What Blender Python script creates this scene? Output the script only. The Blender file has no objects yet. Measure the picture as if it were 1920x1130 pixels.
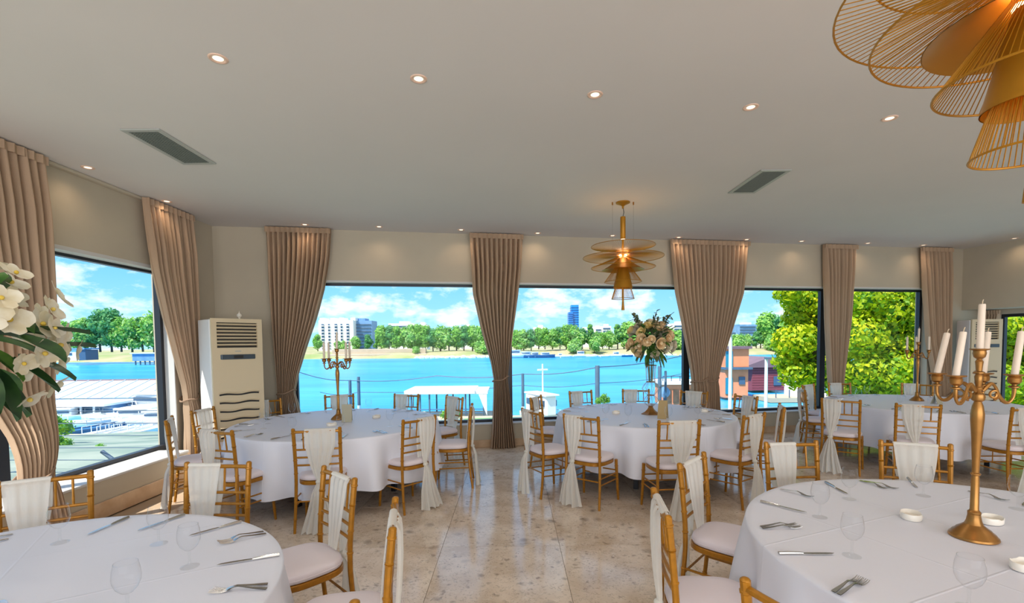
import bpy, bmesh, math, random
import numpy as np
from mathutils import Vector, Matrix, Quaternion
C = bpy.context.scene.collection
sc = bpy.context.scene
random.seed(7); rng = np.random.default_rng(7)
PI = math.pi
# ------------------------------------------------------------------ camera
FPX, CXP, HCAM = 900.0, 960.0, 1.65
PIT, ROL = math.radians(2.6), math.radians(0.6)
PPY = 643 + FPX*math.tan(PIT)
fw = np.array([0, math.cos(PIT), -math.sin(PIT)]); r0 = np.array([1., 0, 0]); u0 = np.cross(r0, fw)
RT = math.cos(ROL)*r0 - math.sin(ROL)*u0; UP = math.sin(ROL)*r0 + math.cos(ROL)*u0
cam = bpy.data.cameras.new('camera'); camo = bpy.data.objects.new('camera', cam); C.objects.link(camo)
M = Matrix(((RT[0], UP[0], -fw[0], 0), (RT[1], UP[1], -fw[1], 0), (RT[2], UP[2], -fw[2], HCAM), (0, 0, 0, 1)))
camo.matrix_world = M
cam.sensor_width = 36; cam.lens = FPX/1920*36; cam.shift_y = (PPY-565)/1920; cam.clip_end = 3000; cam.clip_start = 0.02
sc.camera = camo
def ray(x, y): return fw + RT*(x-CXP)/FPX + UP*(PPY-y)/FPX
def at_z(x, y, z=0.0):
    d = ray(x, y); t = (z-HCAM)/d[2]; return Vector((d[0]*t, d[1]*t, z))
def at(x, y, Y):
    d = ray(x, y); t = Y/d[1]; return Vector((d[0]*t, Y, HCAM+d[2]*t))
# ------------------------------------------------------------------ view, world, sun, big lights
vs = sc.view_settings; vs.view_transform = 'Standard'; vs.look = 'None'; vs.exposure = 0.22; vs.gamma = 1.0
vs.use_curve_mapping = False
SKY_STRENGTH = 1.22
w = bpy.data.worlds.new('sky'); sc.world = w; w.use_nodes = True
nt = w.node_tree; N = nt.nodes; L = nt.links; N.clear()
def wn(t, **k):
    n = N.new(t)
    for a, b in k.items(): setattr(n, a, b)
    return n
tc = wn('ShaderNodeTexCoord'); sep = wn('ShaderNodeSeparateXYZ'); L.new(tc.outputs['Generated'], sep.inputs[0])
rampg = wn('ShaderNodeValToRGB'); L.new(sep.outputs['Z'], rampg.inputs[0])
e = rampg.color_ramp.elements
e[0].position = 0.0; e[0].color = (.36, .72, .97, 1)
e[1].position = 0.17; e[1].color = (.13, .48, .92, 1)
x_ = rampg.color_ramp.elements.new(.6); x_.color = (.09, .36, .84, 1)
mp = wn('ShaderNodeMapping'); mp.inputs['Scale'].default_value = (8.0, 8.0, 17.0); mp.inputs['Location'].default_value = (3.1, 1.7, .35)
L.new(tc.outputs['Generated'], mp.inputs[0])
nz = wn('ShaderNodeTexNoise'); nz.inputs['Scale'].default_value = 1.5; nz.inputs['Detail'].default_value = 7; nz.inputs['Roughness'].default_value = .6
L.new(mp.outputs[0], nz.inputs['Vector'])
rampc = wn('ShaderNodeValToRGB'); L.new(nz.outputs['Fac'], rampc.inputs[0])
e = rampc.color_ramp.elements; e[0].position = .46; e[0].color = (0, 0, 0, 1); e[1].position = .60; e[1].color = (.9, .9, .9, 1)
mx = wn('ShaderNodeMix', data_type='RGBA'); L.new(rampc.outputs[0], mx.inputs[0]); L.new(rampg.outputs[0], mx.inputs[6]); mx.inputs[7].default_value = (.80, .90, .98, 1)
bg = wn('ShaderNodeBackground'); bg.inputs[1].default_value = SKY_STRENGTH; L.new(mx.outputs[2], bg.inputs[0])
ow = wn('ShaderNodeOutputWorld'); L.new(bg.outputs[0], ow.inputs[0])
def lamp(name, kind, loc, energy, color, **k):
    l = bpy.data.lights.new(name, kind); l.energy = energy; l.color = color
    for a, b in k.items(): setattr(l, a, b)
    o = bpy.data.objects.new(name, l); o.location = loc; C.objects.link(o); return o
SUN_DIR = Vector((-.52, -.50, 1.08)).normalized()
s_ = lamp('sun', 'SUN', (0, 0, 30), 6.6, (1, .95, .86), angle=math.radians(.6)); s_.rotation_euler = SUN_DIR.to_track_quat('Z', 'Y').to_euler()
# added area fill behind the camera; the rear wall has no windows
a_ = lamp('rear_fill', 'AREA', (2.2, -4.55, 1.75), 430, (.87, .925, 1), shape='RECTANGLE', size=11.5, size_y=2.6); a_.rotation_euler = (math.radians(90), 0, 0)
DOWN_W = 12.5
# ------------------------------------------------------------------ mesh builder
class MB:
    def __init__(s): s.v = []; s.f = []; s.mi = []; s.cur = 0
    def add(s, vs, fs):
        b = len(s.v); s.v += [tuple(p) for p in vs]; s.f += [tuple(i+b for i in f) for f in fs]; s.mi += [s.cur]*len(fs); return s
    def box(s, c, d, rz=0.0, m=None):
        hx, hy, hz = d[0]/2, d[1]/2, d[2]/2
        vs = [Vector((x*hx, y*hy, z*hz)) for z in (-1, 1) for y in (-1, 1) for x in (-1, 1)]
        R = m if m is not None else Matrix.Rotation(rz, 3, 'Z')
        vs = [R @ p + Vector(c) for p in vs]
        return s.add(vs, [(0, 2, 3, 1), (4, 5, 7, 6), (0, 1, 5, 4), (2, 6, 7, 3), (0, 4, 6, 2), (1, 3, 7, 5)])
    def lathe(s, prof, seg=20, c=(0, 0, 0), m=None, cap=True):
        n = len(prof); vs = []
        for r, z in prof:
            for k in range(seg):
                a = 2*PI*k/seg; p = Vector((r*math.cos(a), r*math.sin(a), z))
                if m is not None: p = m @ p
                vs.append(p+Vector(c))
        fs = [(i*seg+k, i*seg+(k+1) % seg, (i+1)*seg+(k+1) % seg, (i+1)*seg+k) for i in range(n-1) for k in range(seg)]
        if cap:
            if prof[0][0] > 1e-6: fs.append(tuple(range(seg-1, -1, -1)))
            if prof[-1][0] > 1e-6: fs.append(tuple((n-1)*seg+k for k in range(seg)))
        return s.add(vs, fs)
    def tube(s, pts, rad, seg=8, cap=True, closed=False):
        pts = [Vector(p) for p in pts]; n = len(pts)
        if not hasattr(rad, '__len__'): rad = [rad]*n
        vs = []; up = None
        for i, p in enumerate(pts):
            a = pts[(i-1) % n] if (i > 0 or closed) else pts[i]; b = pts[(i+1) % n] if (i < n-1 or closed) else pts[i]
            t = (b-a).normalized()
            if up is None:
                up = t.orthogonal().normalized()
            else:
                up = (up - t*up.dot(t))
                up = up.normalized() if up.length > 1e-6 else t.orthogonal().normalized()
            q = t.cross(up)
            for k in range(seg):
                g = 2*PI*k/seg; vs.append(p+(up*math.cos(g)+q*math.sin(g))*rad[i])
        m = n if closed else n-1
        fs = [(i*seg+k, i*seg+(k+1) % seg, ((i+1) % n)*seg+(k+1) % seg, ((i+1) % n)*seg+k) for i in range(m) for k in range(seg)]
        if cap and not closed: fs += [tuple(range(seg-1, -1, -1)), tuple((n-1)*seg+k for k in range(seg))]
        return s.add(vs, fs)
    def grid(s, fn, nu, nv, wrap=False):
        vs = [fn(i/nu, j/nv) for j in range(nv+1) for i in range(nu if wrap else nu+1)]
        w_ = nu if wrap else nu+1
        fs = [(j*w_+i, j*w_+(i+1) % w_, (j+1)*w_+(i+1) % w_, (j+1)*w_+i) for j in range(nv) for i in range(nu)]
        return s.add(vs, fs)
    def ball(s, c, r, seg=12, rings=8, sc3=(1, 1, 1)):
        prof = [(math.sin(PI*i/rings)*r, -math.cos(PI*i/rings)*r) for i in range(rings+1)]
        prof[0] = (1e-7, -r); prof[-1] = (1e-7, r)
        return s.lathe(prof, seg, c, m=Matrix.Diagonal(sc3), cap=False)
    def prism(s, outline, z0, z1):
        n = len(outline); vs = [(x, y, z0) for x, y in outline]+[(x, y, z1) for x, y in outline]
        fs = [tuple(range(n-1, -1, -1)), tuple(range(n, 2*n))]+[(i, (i+1) % n, n+(i+1) % n, n+i) for i in range(n)]
        return s.add(vs, fs)
    def build(s, name, mat, parent=None, smooth=False, bevel=0, seg=1, sharp=35):
        me = bpy.data.meshes.new(name); me.from_pydata(s.v, [], s.f)
        mats = mat if isinstance(mat, (list, tuple)) else [mat]
        for m_ in mats: me.materials.append(m_)
        if len(mats) > 1: me.polygons.foreach_set('material_index', s.mi)
        if bevel:
            bm = bmesh.new(); bm.from_mesh(me)
            ed = [e for e in bm.edges if len(e.link_faces) == 2 and e.calc_face_angle(0) > .6]
            bmesh.ops.bevel(bm, geom=ed, offset=bevel, segments=seg, profile=.5, affect='EDGES', clamp_overlap=True)
            bm.to_mesh(me); bm.free()
        if smooth:
            me.polygons.foreach_set('use_smooth', [True]*len(me.polygons))
            me.set_sharp_from_angle(angle=math.radians(sharp))
        me.update()
        o = bpy.data.objects.new(name, me); C.objects.link(o)
        if parent is not None: o.parent = parent
        return o
def thing(name, label, cat, loc=(0, 0, 0), rz=0.0, group=None):
    o = bpy.data.objects.new(name, None); C.objects.link(o); o.empty_display_size = .1
    o.location = loc; o.rotation_euler = (0, 0, rz)
    return tag(o, label, cat, group)
def tag(o, label, cat, group=None):
    o['label'] = label; o['category'] = cat
    if group: o['group'] = group
    return o
def struct(o, label=None):
    o['kind'] = 'structure'
    if label: o['label'] = label
    return o
def part(o, label):
    o['label'] = label; return o
def copy_tree(o, parent=None):
    c = o.copy(); C.objects.link(c)
    if parent is not None: c.parent = parent
    for ch in list(o.children): copy_tree(ch, c)
    return c
# ------------------------------------------------------------------ materials
def lin(*c):
    if len(c) == 1: c = c[0]
    return tuple(((v/255)/12.92 if v/255 < .04045 else ((v/255+.055)/1.055)**2.4) for v in c)+(1.0,)
def mat(name, col, rough=.5, metal=0.0, var=0.0, scale=8.0, bump=0.0, bscale=60.0, col2=None, spec=.5, stretch=None, coat=0.0, trans=0.0, alpha=1.0, emis=None, estr=0.0):
    m = bpy.data.materials.new(name); m.use_nodes = True; t = m.node_tree; n = t.nodes; l = t.links
    b = n['Principled BSDF']; b.inputs['Roughness'].default_value = rough; b.inputs['Metallic'].default_value = metal
    b.inputs['Specular IOR Level'].default_value = spec; b.inputs['Coat Weight'].default_value = coat; b.inputs['Alpha'].default_value = alpha
    b.inputs['Base Color'].default_value = col
    if emis: b.inputs['Emission Color'].default_value = emis; b.inputs['Emission Strength'].default_value = estr
    co = n.new('ShaderNodeTexCoord'); mpn = n.new('ShaderNodeMapping'); l.new(co.outputs['Object'], mpn.inputs[0])
    if stretch: mpn.inputs['Scale'].default_value = stretch
    if var or col2:
        no = n.new('ShaderNodeTexNoise'); no.inputs['Scale'].default_value = scale; no.inputs['Detail'].default_value = 4; l.new(mpn.outputs[0], no.inputs['Vector'])
        rp = n.new('ShaderNodeValToRGB'); l.new(no.outputs['Fac'], rp.inputs[0]); el = rp.color_ramp.elements
        el[0].position = .35; el[1].position = .65
        c2 = col2 if col2 else tuple(min(1, v*(1+var)) for v in col[:3])+(1,)
        c1 = col if col2 else tuple(v*(1-var) for v in col[:3])+(1,)
        el[0].color = c1; el[1].color = c2; l.new(rp.outputs[0], b.inputs['Base Color'])
    if bump:
        nb = n.new('ShaderNodeTexNoise'); nb.inputs['Scale'].default_value = bscale; nb.inputs['Detail'].default_value = 3; l.new(mpn.outputs[0], nb.inputs['Vector'])
        bp = n.new('ShaderNodeBump'); bp.inputs['Strength'].default_value = bump; bp.inputs['Distance'].default_value = .01; l.new(nb.outputs['Fac'], bp.inputs['Height']); l.new(bp.outputs[0], b.inputs['Normal'])
    if trans:
        tr = n.new('ShaderNodeBsdfTranslucent'); tr.inputs[0].default_value = col; ms = n.new('ShaderNodeMixShader'); ms.inputs[0].default_value = trans
        l.new(b.outputs[0], ms.inputs[1]); l.new(tr.outputs[0], ms.inputs[2]); l.new(ms.outputs[0], n['Material Output'].inputs[0])
    return m
def glass(name, tint=(1, 1, 1, 1), base=.04, edge=.5, power=3.0, rough=0.0):
    m = bpy.data.materials.new(name); m.use_nodes = True; t = m.node_tree; n = t.nodes; l = t.links; n.remove(n['Principled BSDF'])
    tr = n.new('ShaderNodeBsdfTransparent'); tr.inputs[0].default_value = tint
    gl = n.new('ShaderNodeBsdfGlossy'); gl.inputs['Roughness'].default_value = rough
    lw = n.new('ShaderNodeLayerWeight'); lw.inputs[0].default_value = .5
    pw = n.new('ShaderNodeMath'); pw.operation = 'POWER'; pw.inputs[1].default_value = power; l.new(lw.outputs['Facing'], pw.inputs[0])
    mr = n.new('ShaderNodeMapRange'); mr.inputs[3].default_value = base; mr.inputs[4].default_value = edge; l.new(pw.outputs[0], mr.inputs[0])
    ms = n.new('ShaderNodeMixShader'); l.new(mr.outputs[0], ms.inputs[0]); l.new(tr.outputs[0], ms.inputs[1]); l.new(gl.outputs[0], ms.inputs[2]); l.new(ms.outputs[0], n['Material Output'].inputs[0])
    return m
def emit(name, col, s):
    m = bpy.data.materials.new(name); m.use_nodes = True; n = m.node_tree.nodes; n.remove(n['Principled BSDF'])
    e_ = n.new('ShaderNodeEmission'); e_.inputs[0].default_value = col; e_.inputs[1].default_value = s; m.node_tree.links.new(e_.outputs[0], n['Material Output'].inputs[0]); return m
def stone_mat(name, c1, c2, spot, rough):
    m = mat(name, c1, rough, 0, 0, 3.2, 0, 60, col2=c2, spec=.5)
    t = m.node_tree; n = t.nodes; l = t.links; b = n['Principled BSDF']
    src = b.inputs['Base Color'].links[0].from_socket
    g = n.new('ShaderNodeNewGeometry')
    last = src
    for sc_, th, cc, amt in ((7.0, .24, spot, .75), (34.0, .42, (.40, .29, .20, 1), .65), (17.0, .26, (.16, .11, .08, 1), .75), (24.0, .34, (.80, .72, .62, 1), .55), (48.0, .4, (.24, .17, .12, 1), .6)):
        nz_ = n.new('ShaderNodeTexNoise'); nz_.inputs['Scale'].default_value = sc_*.7; l.new(g.outputs['Position'], nz_.inputs['Vector'])
        av = n.new('ShaderNodeVectorMath'); av.operation = 'MULTIPLY_ADD'; av.inputs[1].default_value = (.12, .12, .12); l.new(nz_.outputs['Color'], av.inputs[0]); l.new(g.outputs['Position'], av.inputs[2])
        v = n.new('ShaderNodeTexVoronoi'); v.inputs['Scale'].default_value = sc_; l.new(av.outputs[0], v.inputs['Vector'])
        wn2 = n.new('ShaderNodeSeparateColor'); l.new(v.outputs['Color'], wn2.inputs[0])
        thr = n.new('ShaderNodeMath'); thr.operation = 'MULTIPLY'; thr.inputs[1].default_value = th*2.1; l.new(wn2.outputs[0], thr.inputs[0])
        p2 = n.new('ShaderNodeMath'); p2.operation = 'POWER'; p2.inputs[1].default_value = 2.5; l.new(wn2.outputs[0], p2.inputs[0])
        th2 = n.new('ShaderNodeMath'); th2.operation = 'MULTIPLY'; th2.inputs[1].default_value = th*2.0; l.new(p2.outputs[0], th2.inputs[0])
        lt = n.new('ShaderNodeMapRange'); l.new(v.outputs['Distance'], lt.inputs[0]); l.new(th2.outputs[0], lt.inputs[2])
        lt.inputs[1].default_value = 0; lt.inputs[3].default_value = amt; lt.inputs[4].default_value = 0
        mm = n.new('ShaderNodeMix'); mm.data_type = 'RGBA'; l.new(lt.outputs[0], mm.inputs[0]); l.new(last, mm.inputs[6]); mm.inputs[7].default_value = cc; last = mm.outputs[2]
    l.new(last, b.inputs['Base Color'])
    return m
MT = {}
MT['plaster'] = mat('wall_plaster', lin(192, 180, 158), .8, var=.03, scale=2, bump=.05, bscale=120)
MT['ceiling'] = mat('ceiling_paint', lin(220, 215, 210), .85, var=.015, scale=1)
MT['stone'] = stone_mat('floor_stone', lin(208, 186, 162), lin(232, 214, 194), lin(112, 98, 88), .13)
MT['grout'] = mat('grout', lin(172, 148, 122), .8)
MT['skirting'] = mat('skirting_stone', lin(196, 160, 124), .35, col2=lin(214, 184, 150), scale=6)
MT['frame'] = mat('window_frame_metal', lin(46, 48, 54), .4, .3)
MT['sill'] = mat('sill_white', lin(206, 204, 200), .5)
MT['pane'] = glass('window_pane', (.97, .985, 1, 1), .008, .3, 5)
MT['curtain'] = mat('curtain_cloth', lin(192, 162, 133), .85, var=.08, scale=5, bump=.25, bscale=250, trans=.14, stretch=(1, 1, .15))
MT['tie'] = mat('tieback_cord', lin(150, 122, 98), .8)
MT['gold'] = mat('gold_paint_wood', lin(170, 113, 22), .36, .3, var=.12, scale=30)
MT['cushion'] = mat('cushion_fabric', lin(232, 220, 222), .9, bump=.1, bscale=300)
MT['tulle'] = mat('tulle', lin(250, 247, 238), .9, bump=.3, bscale=90, stretch=(4, 4, .3), trans=.35, alpha=.80)
MT['black'] = mat('black_metal', lin(22, 22, 26), .4, .2)
MT['wood'] = mat('plywood', lin(150, 110, 70), .6)
MT['steel'] = mat('steel', (.55, .53, .50, 1), .22, 1.0)
MT['glass'] = glass('clear_glass', (.98, .985, .99, 1), .010, 1.0, 3.6)
MT['ceramic'] = mat('white_ceramic', lin(240, 232, 218), .3)
MT['brass'] = mat('antique_gold', lin(162, 114, 56), .33, .7, var=.12, scale=14)
MT['candle'] = mat('candle_wax', lin(244, 226, 204), .55, trans=.15)
MT['wick'] = mat('wick', lin(200, 180, 150), .9)
MT['acw'] = mat('conditioner_cream', lin(224, 204, 168), .4)
MT['acside'] = mat('conditioner_white', lin(232, 226, 222), .35)
MT['dark'] = mat('dark_slot', lin(40, 38, 36), .6)
MT['lcd'] = mat('display_panel', lin(70, 82, 92), .25)
MT['lampgold'] = mat('lamp_gold', lin(180, 124, 24), .42, .45)
MT['ventm'] = mat('vent_metal', lin(176, 178, 172), .5)
MT['ventd'] = mat('vent_dark', lin(66, 74, 68), .7)
MT['ventg'] = mat('vent_grille', lin(104, 112, 104), .6)
MT['trimwhite'] = mat('downlight_trim', lin(236, 200, 176), .5)
MT['bulb'] = emit('bulb_light', (1, .84, .62, 1), 1.5)
MT['warmbulb'] = emit('warm_bulb', (1, .62, .26, 1), 9)
MT['card'] = mat('kraft_card', lin(176, 150, 104), .8)
MT['cardgrey'] = mat('grey_card', lin(178, 172, 150), .8)
MT['stemglass'] = glass('stem_glass', (.985, .99, .99, 1), .02, .30, 3.0)
def cloth_mat():
    m = mat('tablecloth_fabric', lin(229, 229, 237), .5, bump=.06, bscale=14)
    n = m.node_tree.nodes; l = m.node_tree.links; b = n['Principled BSDF']
    co = n.new('ShaderNodeTexCoord'); se = n.new('ShaderNodeSeparateXYZ'); l.new(co.outputs['Object'], se.inputs[0])
    hs = []
    for ax, off in (('X', .02), ('Y', -.03), ('Y', .5), ('X', -.48)):
        sb = n.new('ShaderNodeMath'); sb.operation = 'SUBTRACT'; sb.inputs[1].default_value = off; l.new(se.outputs[ax], sb.inputs[0])
        ab = n.new('ShaderNodeMath'); ab.operation = 'ABSOLUTE'; l.new(sb.outputs[0], ab.inputs[0])
        mr = n.new('ShaderNodeMapRange'); mr.inputs[1].default_value = 0; mr.inputs[2].default_value = .007; mr.inputs[3].default_value = 1; mr.inputs[4].default_value = 0; l.new(ab.outputs[0], mr.inputs[0]); hs.append(mr.outputs[0])
    a = hs[0]
    for h in hs[1:]:
        mxn = n.new('ShaderNodeMath'); mxn.operation = 'MAXIMUM'; l.new(a, mxn.inputs[0]); l.new(h, mxn.inputs[1]); a = mxn.outputs[0]
    bp = n.new('ShaderNodeBump'); bp.inputs['Strength'].default_value = .35; bp.inputs['Distance'].default_value = .004; l.new(a, bp.inputs['Height'])
    old = b.inputs['Normal'].links[0].from_node; l.new(old.outputs[0], bp.inputs['Normal']); l.new(bp.outputs[0], b.inputs['Normal'])
    return m
MT['cloth'] = cloth_mat()
# ------------------------------------------------------------------ room shell
ZC = 3.35
A = Vector((-4.23, 6.88, 0)); BD = Vector((.98343, .18130, 0)); BN = Vector((.18130, -.98343, 0))   # back wall line and its inward normal
LBW = 13.09; B = A+BD*LBW
RD = BN                                                       # right wall runs towards the camera side
RLEN = 12.6; REC = .55
Rend = B+RD*RLEN
ZH, ZS = 2.60, .36
def wp(s, z, off=0.0): return A+BD*s+BN*off+Vector((0, 0, z))
def lp(y, z, off=0.0): return Vector((-4.23+off, y, z))
def rp(t, z, off=0.0): return B+RD*t-BD*off+Vector((0, 0, z))
AB = math.atan2(BD.y, BD.x)
def wall_box(mb, fn, a0, a1, z0, z1, o0, o1):
    vs = [fn(a, z, o) for z in (z0, z1) for o in (o0, o1) for a in (a0, a1)]
    mb.add(vs, [(0, 2, 3, 1), (4, 5, 7, 6), (0, 1, 5, 4), (2, 6, 7, 3), (0, 4, 6, 2), (1, 3, 7, 5)])
outline = [(-4.5, -5), (Rend.x+2.2, -5), (Rend.x+1.2, Rend.y), tuple((B+BD*(REC+.3))[:2]), tuple((B+BD*(REC+.3)-BN*.3)[:2]), tuple((A-BN*.3)[:2]), (-4.5, 6.85)]
floor = struct(MB().prism(outline, -.4, -.012).build('floor', MT['grout']), 'polished beige stone floor laid in large square tiles')
TS = .955
tilemesh = MB().box((0, 0, 0), (TS-.003, TS-.003, .012)).build('tile', MT['stone'], floor)
tilemesh.location = (-.105, 1.45, -.006)
cnt = 0
for i in range(-4, 12):
    for j in range(-2, 9):
        if i == 0 and j == 0: continue
        x = -.105+i*TS; y = 1.45+j*TS+(0 if i % 2 else .0)
        pmax = 6.88+.18436*(x+TS/2+4.23)
        if x-TS/2 < -4.235 or y+TS/2 > pmax+.28 or x > 10.2: continue
        if x+TS/2 > B.x+REC+.2 and y > 7: continue
        t = tilemesh.copy(); C.objects.link(t); t.location = (x, y, -.006); cnt += 1
ceil_ = struct(MB().prism(outline, ZC, ZC+.25).build('ceiling', MT['ceiling']), 'flat off-white ceiling with rows of downlights')
# left wall: one long opening
mb = MB()
wall_box(mb, lp, -5, 6.88, 0, ZS, -.25, 0); wall_box(mb, lp, -5, 6.88, ZH, ZC, -.25, 0)
wall_box(mb, lp, 6.02, 7.2, ZS, ZH, -.25, 0); wall_box(mb, lp, -5, -3.2, ZS, ZH, -.25, 0)
wall_box(mb, lp, -3.2, 5.82, 0, ZS, 0, .25)
struct(mb.build('wall_left', MT['plaster']), 'beige left wall with low sill and tall windows')
mb = MB()
wall_box(mb, wp, -.25, LBW+REC+.3, 0, ZS, 0, -.25); wall_box(mb, wp, -.25, LBW+REC+.3, ZH, ZC, 0, -.25)
wall_box(mb, wp, -.25, 1.0, ZS, ZH, 0, -.25); wall_box(mb, wp, 12.32, LBW+REC+.3, ZS, ZH, 0, -.25)
struct(mb.build('wall_back', MT['plaster']), 'beige back wall with a row of river windows')
mb = MB()
wall_box(mb, rp, 0, RLEN, 2.19, ZC, 0, -.12)                 # upper wall over the recess
wall_box(mb, rp, 0, RLEN, 2.19, 2.25, -.12, -REC)             # soffit of the recess
wall_box(mb, rp, -.2, RLEN, 0, .14, -REC, -REC-.25); wall_box(mb, rp, -.2, RLEN, 2.1, ZC, -REC, -REC-.25)
wall_box(mb, rp, -.2, .2, .14, 2.1, -REC, -REC-.25); wall_box(mb, rp, 4.0, RLEN, .14, 2.1, -REC, -REC-.25)
struct(mb.build('wall_right', MT['plaster']), 'beige right wall with a recessed window bay')
mb = MB(); mb.box((3.5, -5.1, ZC/2), (18, .2, ZC)); struct(mb.build('wall_rear', MT['plaster']))
# windows: dark frame bars and a pane each
def window(name, fn, a0, a1, z0, z1, lab, mull_l=True, mull_r=True, fr=.055):
    t = bpy.data.objects.new(name, None); C.objects.link(t); struct(t, lab)
    dep0, dep1 = -.12, -.19
    for nm, b in (('frame_head', (a0, a1, z1-fr, z1)), ('frame_sill', (a0, a1, z0, z0+fr*1.15))):
        m = MB(); wall_box(m, fn, *b, dep0, dep1); m.build(nm, MT['frame'], t)
    for k in (a0, a1-fr):
        m = MB(); wall_box(m, fn, k, k+fr, z0+fr*1.15, z1-fr, dep0, dep1); m.build('frame_post', MT['frame'], t)
    m = MB(); m.add([fn(a0+fr, z0+fr, -.155), fn(a1-fr, z0+fr, -.155), fn(a1-fr, z1-fr, -.155), fn(a0+fr, z1-fr, -.155)], [(0, 1, 2, 3)]); m.build('pane', MT['pane'], t)
    return t
wm = [1.0, 4.27, 7.41, 10.14, 12.32]
wl = ['wide river window beside the left air conditioner', 'river window with the blue tower in view', 'river window behind the double curtain with the houseboats', 'window filled with the sunlit tree']
for i in range(4): window('window_%d' % (i+1), wp, wm[i], wm[i+1], ZS, ZH, wl[i])
for i, (y0, y1) in enumerate(((4.05, 6.02), (1.7, 4.05), (-.7, 1.7), (-3.2, -.7))):
    window('window_%d' % (i+5), lp, y0, y1, ZS, ZH, 'side window over the marina' if i == 0 else None, fr=.06)
window('window_9', lambda a, z, o: rp(a, z, o-REC), .2, 4.0, .14, 2.1, 'window of the recessed bay in the right wall')
# sills, skirting
def trim(name, fn, a0, a1, z0, z1, o0, o1, m, lab=None, bev=.004):
    b = MB(); wall_box(b, fn, a0, a1, z0, z1, o0, o1); return struct(b.build(name, m, bevel=bev), lab)
trim('trim_1', lp, -3.2, 5.83, ZS, ZS+.025, -.12, .262, MT['sill'], 'white sill board under the left windows')
trim('trim_2', wp, 1.0, 12.32, ZS, ZS+.022, -.12, .025, MT['sill'], 'white sill board under the river windows')
trim('trim_3', lp, -3.2, 6.02, ZH-.03, ZH+.012, -.12, .006, MT['sill'], 'cream edging over the left windows')
trim('trim_4', wp, 1.0, 12.32, ZH-.02, ZH+.01, -.12, .005, MT['sill'], 'cream edging over the river windows')
trim('trim_5', lp, 6.005, 6.02, ZS+.025, ZH-.03, -.12, .004, MT['sill'], 'white jamb of the left window')
trim('baseboard_left', lp, -3.2, 5.835, 0, .16, .25, .268, MT['skirting'], 'pinkish stone skirting of the left wall')
trim('baseboard_back', wp, .02, LBW+REC, 0, .12, 0, .015, MT['skirting'], 'pinkish stone skirting under the river windows')
trim('trim_6', lp, -4.8, 6.3, ZC-.03, ZC-.002, .0, .06, MT['plaster'], 'curtain track along the left wall')
# ------------------------------------------------------------------ curtains
def sstep(t):
    t = max(0, min(1, t)); return t*t*(3-2*t)
def curtain(name, fn, levels, folds, label, tie_z, base=.10, kick=0.0, amp=.058, seed=0, tiebulge=1.0):
    """levels: (z, left, right) from top to floor along the wall"""
    t = thing(name, label, 'curtain', group='beige curtains tied back at the windows')
    lv = levels; zs = [l[0] for l in lv][::-1]; ls = [l[1] for l in lv][::-1]; rs = [l[2] for l in lv][::-1]
    r_ = np.random.default_rng(seed); ph = r_.uniform(0, 6.28, 6); am = r_.uniform(.6, 1.3, folds*2+3)
    ztop, zbot = lv[0][0], lv[-1][0]; wtop = rs[-1]-ls[-1]
    folds = int(folds*1.05); am = r_.uniform(.65, 1.3, folds+3); ak = np.arange(folds+3)-1.0; NU, NV = folds*12, 46
    def pt(u, v):
        z = ztop+(zbot-ztop)*v
        a0 = np.interp(z, zs, ls); a1 = np.interp(z, zs, rs); wdt = a1-a0
        uu = u+.014*math.sin(11*u+ph[0])+.0025*math.sin(3*v*PI+7*u+ph[3])
        k = folds*uu
        f = (2*abs(math.sin(PI*k))**.75-1)*np.interp(k, ak, am) + .15*math.sin(2*PI*k*.5+ph[1]+2*v)
        tight = wdt/wtop
        bs = base+kick*sstep((1.5-z)/.87)
        a_ = amp*(.55+.45*min(1, (ztop-z)/.5))*(.72+.28*tight)*(1+.35*(z < (tie_z or 0)-.1))
        off = bs+a_*f+.025*(1-tight)*math.sin(PI*u)*1.6
        edge = .25*amp*math.sin(6*v+ph[2])
        return fn(a0+wdt*(uu-.014*math.sin(11*u+ph[0]) if u in (0, 1) else max(0, min(1, uu)))+edge*.2, z, off)
    m = MB(); m.grid(pt, NU, NV); body = m.build('drape', MT['curtain'], t, smooth=True, sharp=80)
    # heading band
    hb = MB(); hb.grid(lambda u, v: fn(ls[-1]+wtop*u, ztop+.0-.075*v, base+amp*.5+.008+.012*math.sin(2*PI*folds*u)), folds*4, 1); hb.build('heading_tape', MT['curtain'], t, smooth=True)
    if tie_z:
        a0 = np.interp(tie_z, zs, ls); a1 = np.interp(tie_z, zs, rs); c = (a0+a1)/2; hw = (a1-a0)/2+.012
        m = MB(); m.tube([fn(c+hw*math.cos(g), tie_z+.035*math.cos(g)+.012*math.sin(3*g), base+kick*sstep((1.5-tie_z)/.87)+.102*math.sin(g)) for g in np.linspace(0, 2*PI, 25)[:-1]], .011, 6, closed=True)
        m.build('tieback', MT['tie'], t, smooth=True)
    return t
def wlev(rows, off=.10):
    """pixel edges -> (z, s0, s1) on the curtain plane in front of the back wall"""
    out = []; p0 = A+BN*off
    for y, xl, xr in rows:
        q = []
        for x in (xl, xr):
            d = Vector(ray(x, y)); o = Vector((0, 0, HCAM)); k = (p0-o).dot(BN)/d.dot(BN); h = o+d*k; q.append(((h-A).dot(BD), h.z))
        out.append(((q[0][1]+q[1][1])/2, q[0][0], q[1][0]))
    out[0] = (ZC-.012, out[0][1], out[0][2]); return out
def llev(rows, off=.10):
    out = []
    for y0, xl, y1, xr in rows:
        q = []
        for x, y in ((xl, y0), (xr, y1)):
            d = ray(x, y); k = (-4.23+off)/d[0]; q.append((d[1]*k, HCAM+d[2]*k))
        out.append(((q[0][1]+q[1][1])/2, q[0][0], q[1][0]))
    out[0] = (ZC-.012, out[0][1], out[0][2]); return out
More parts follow.
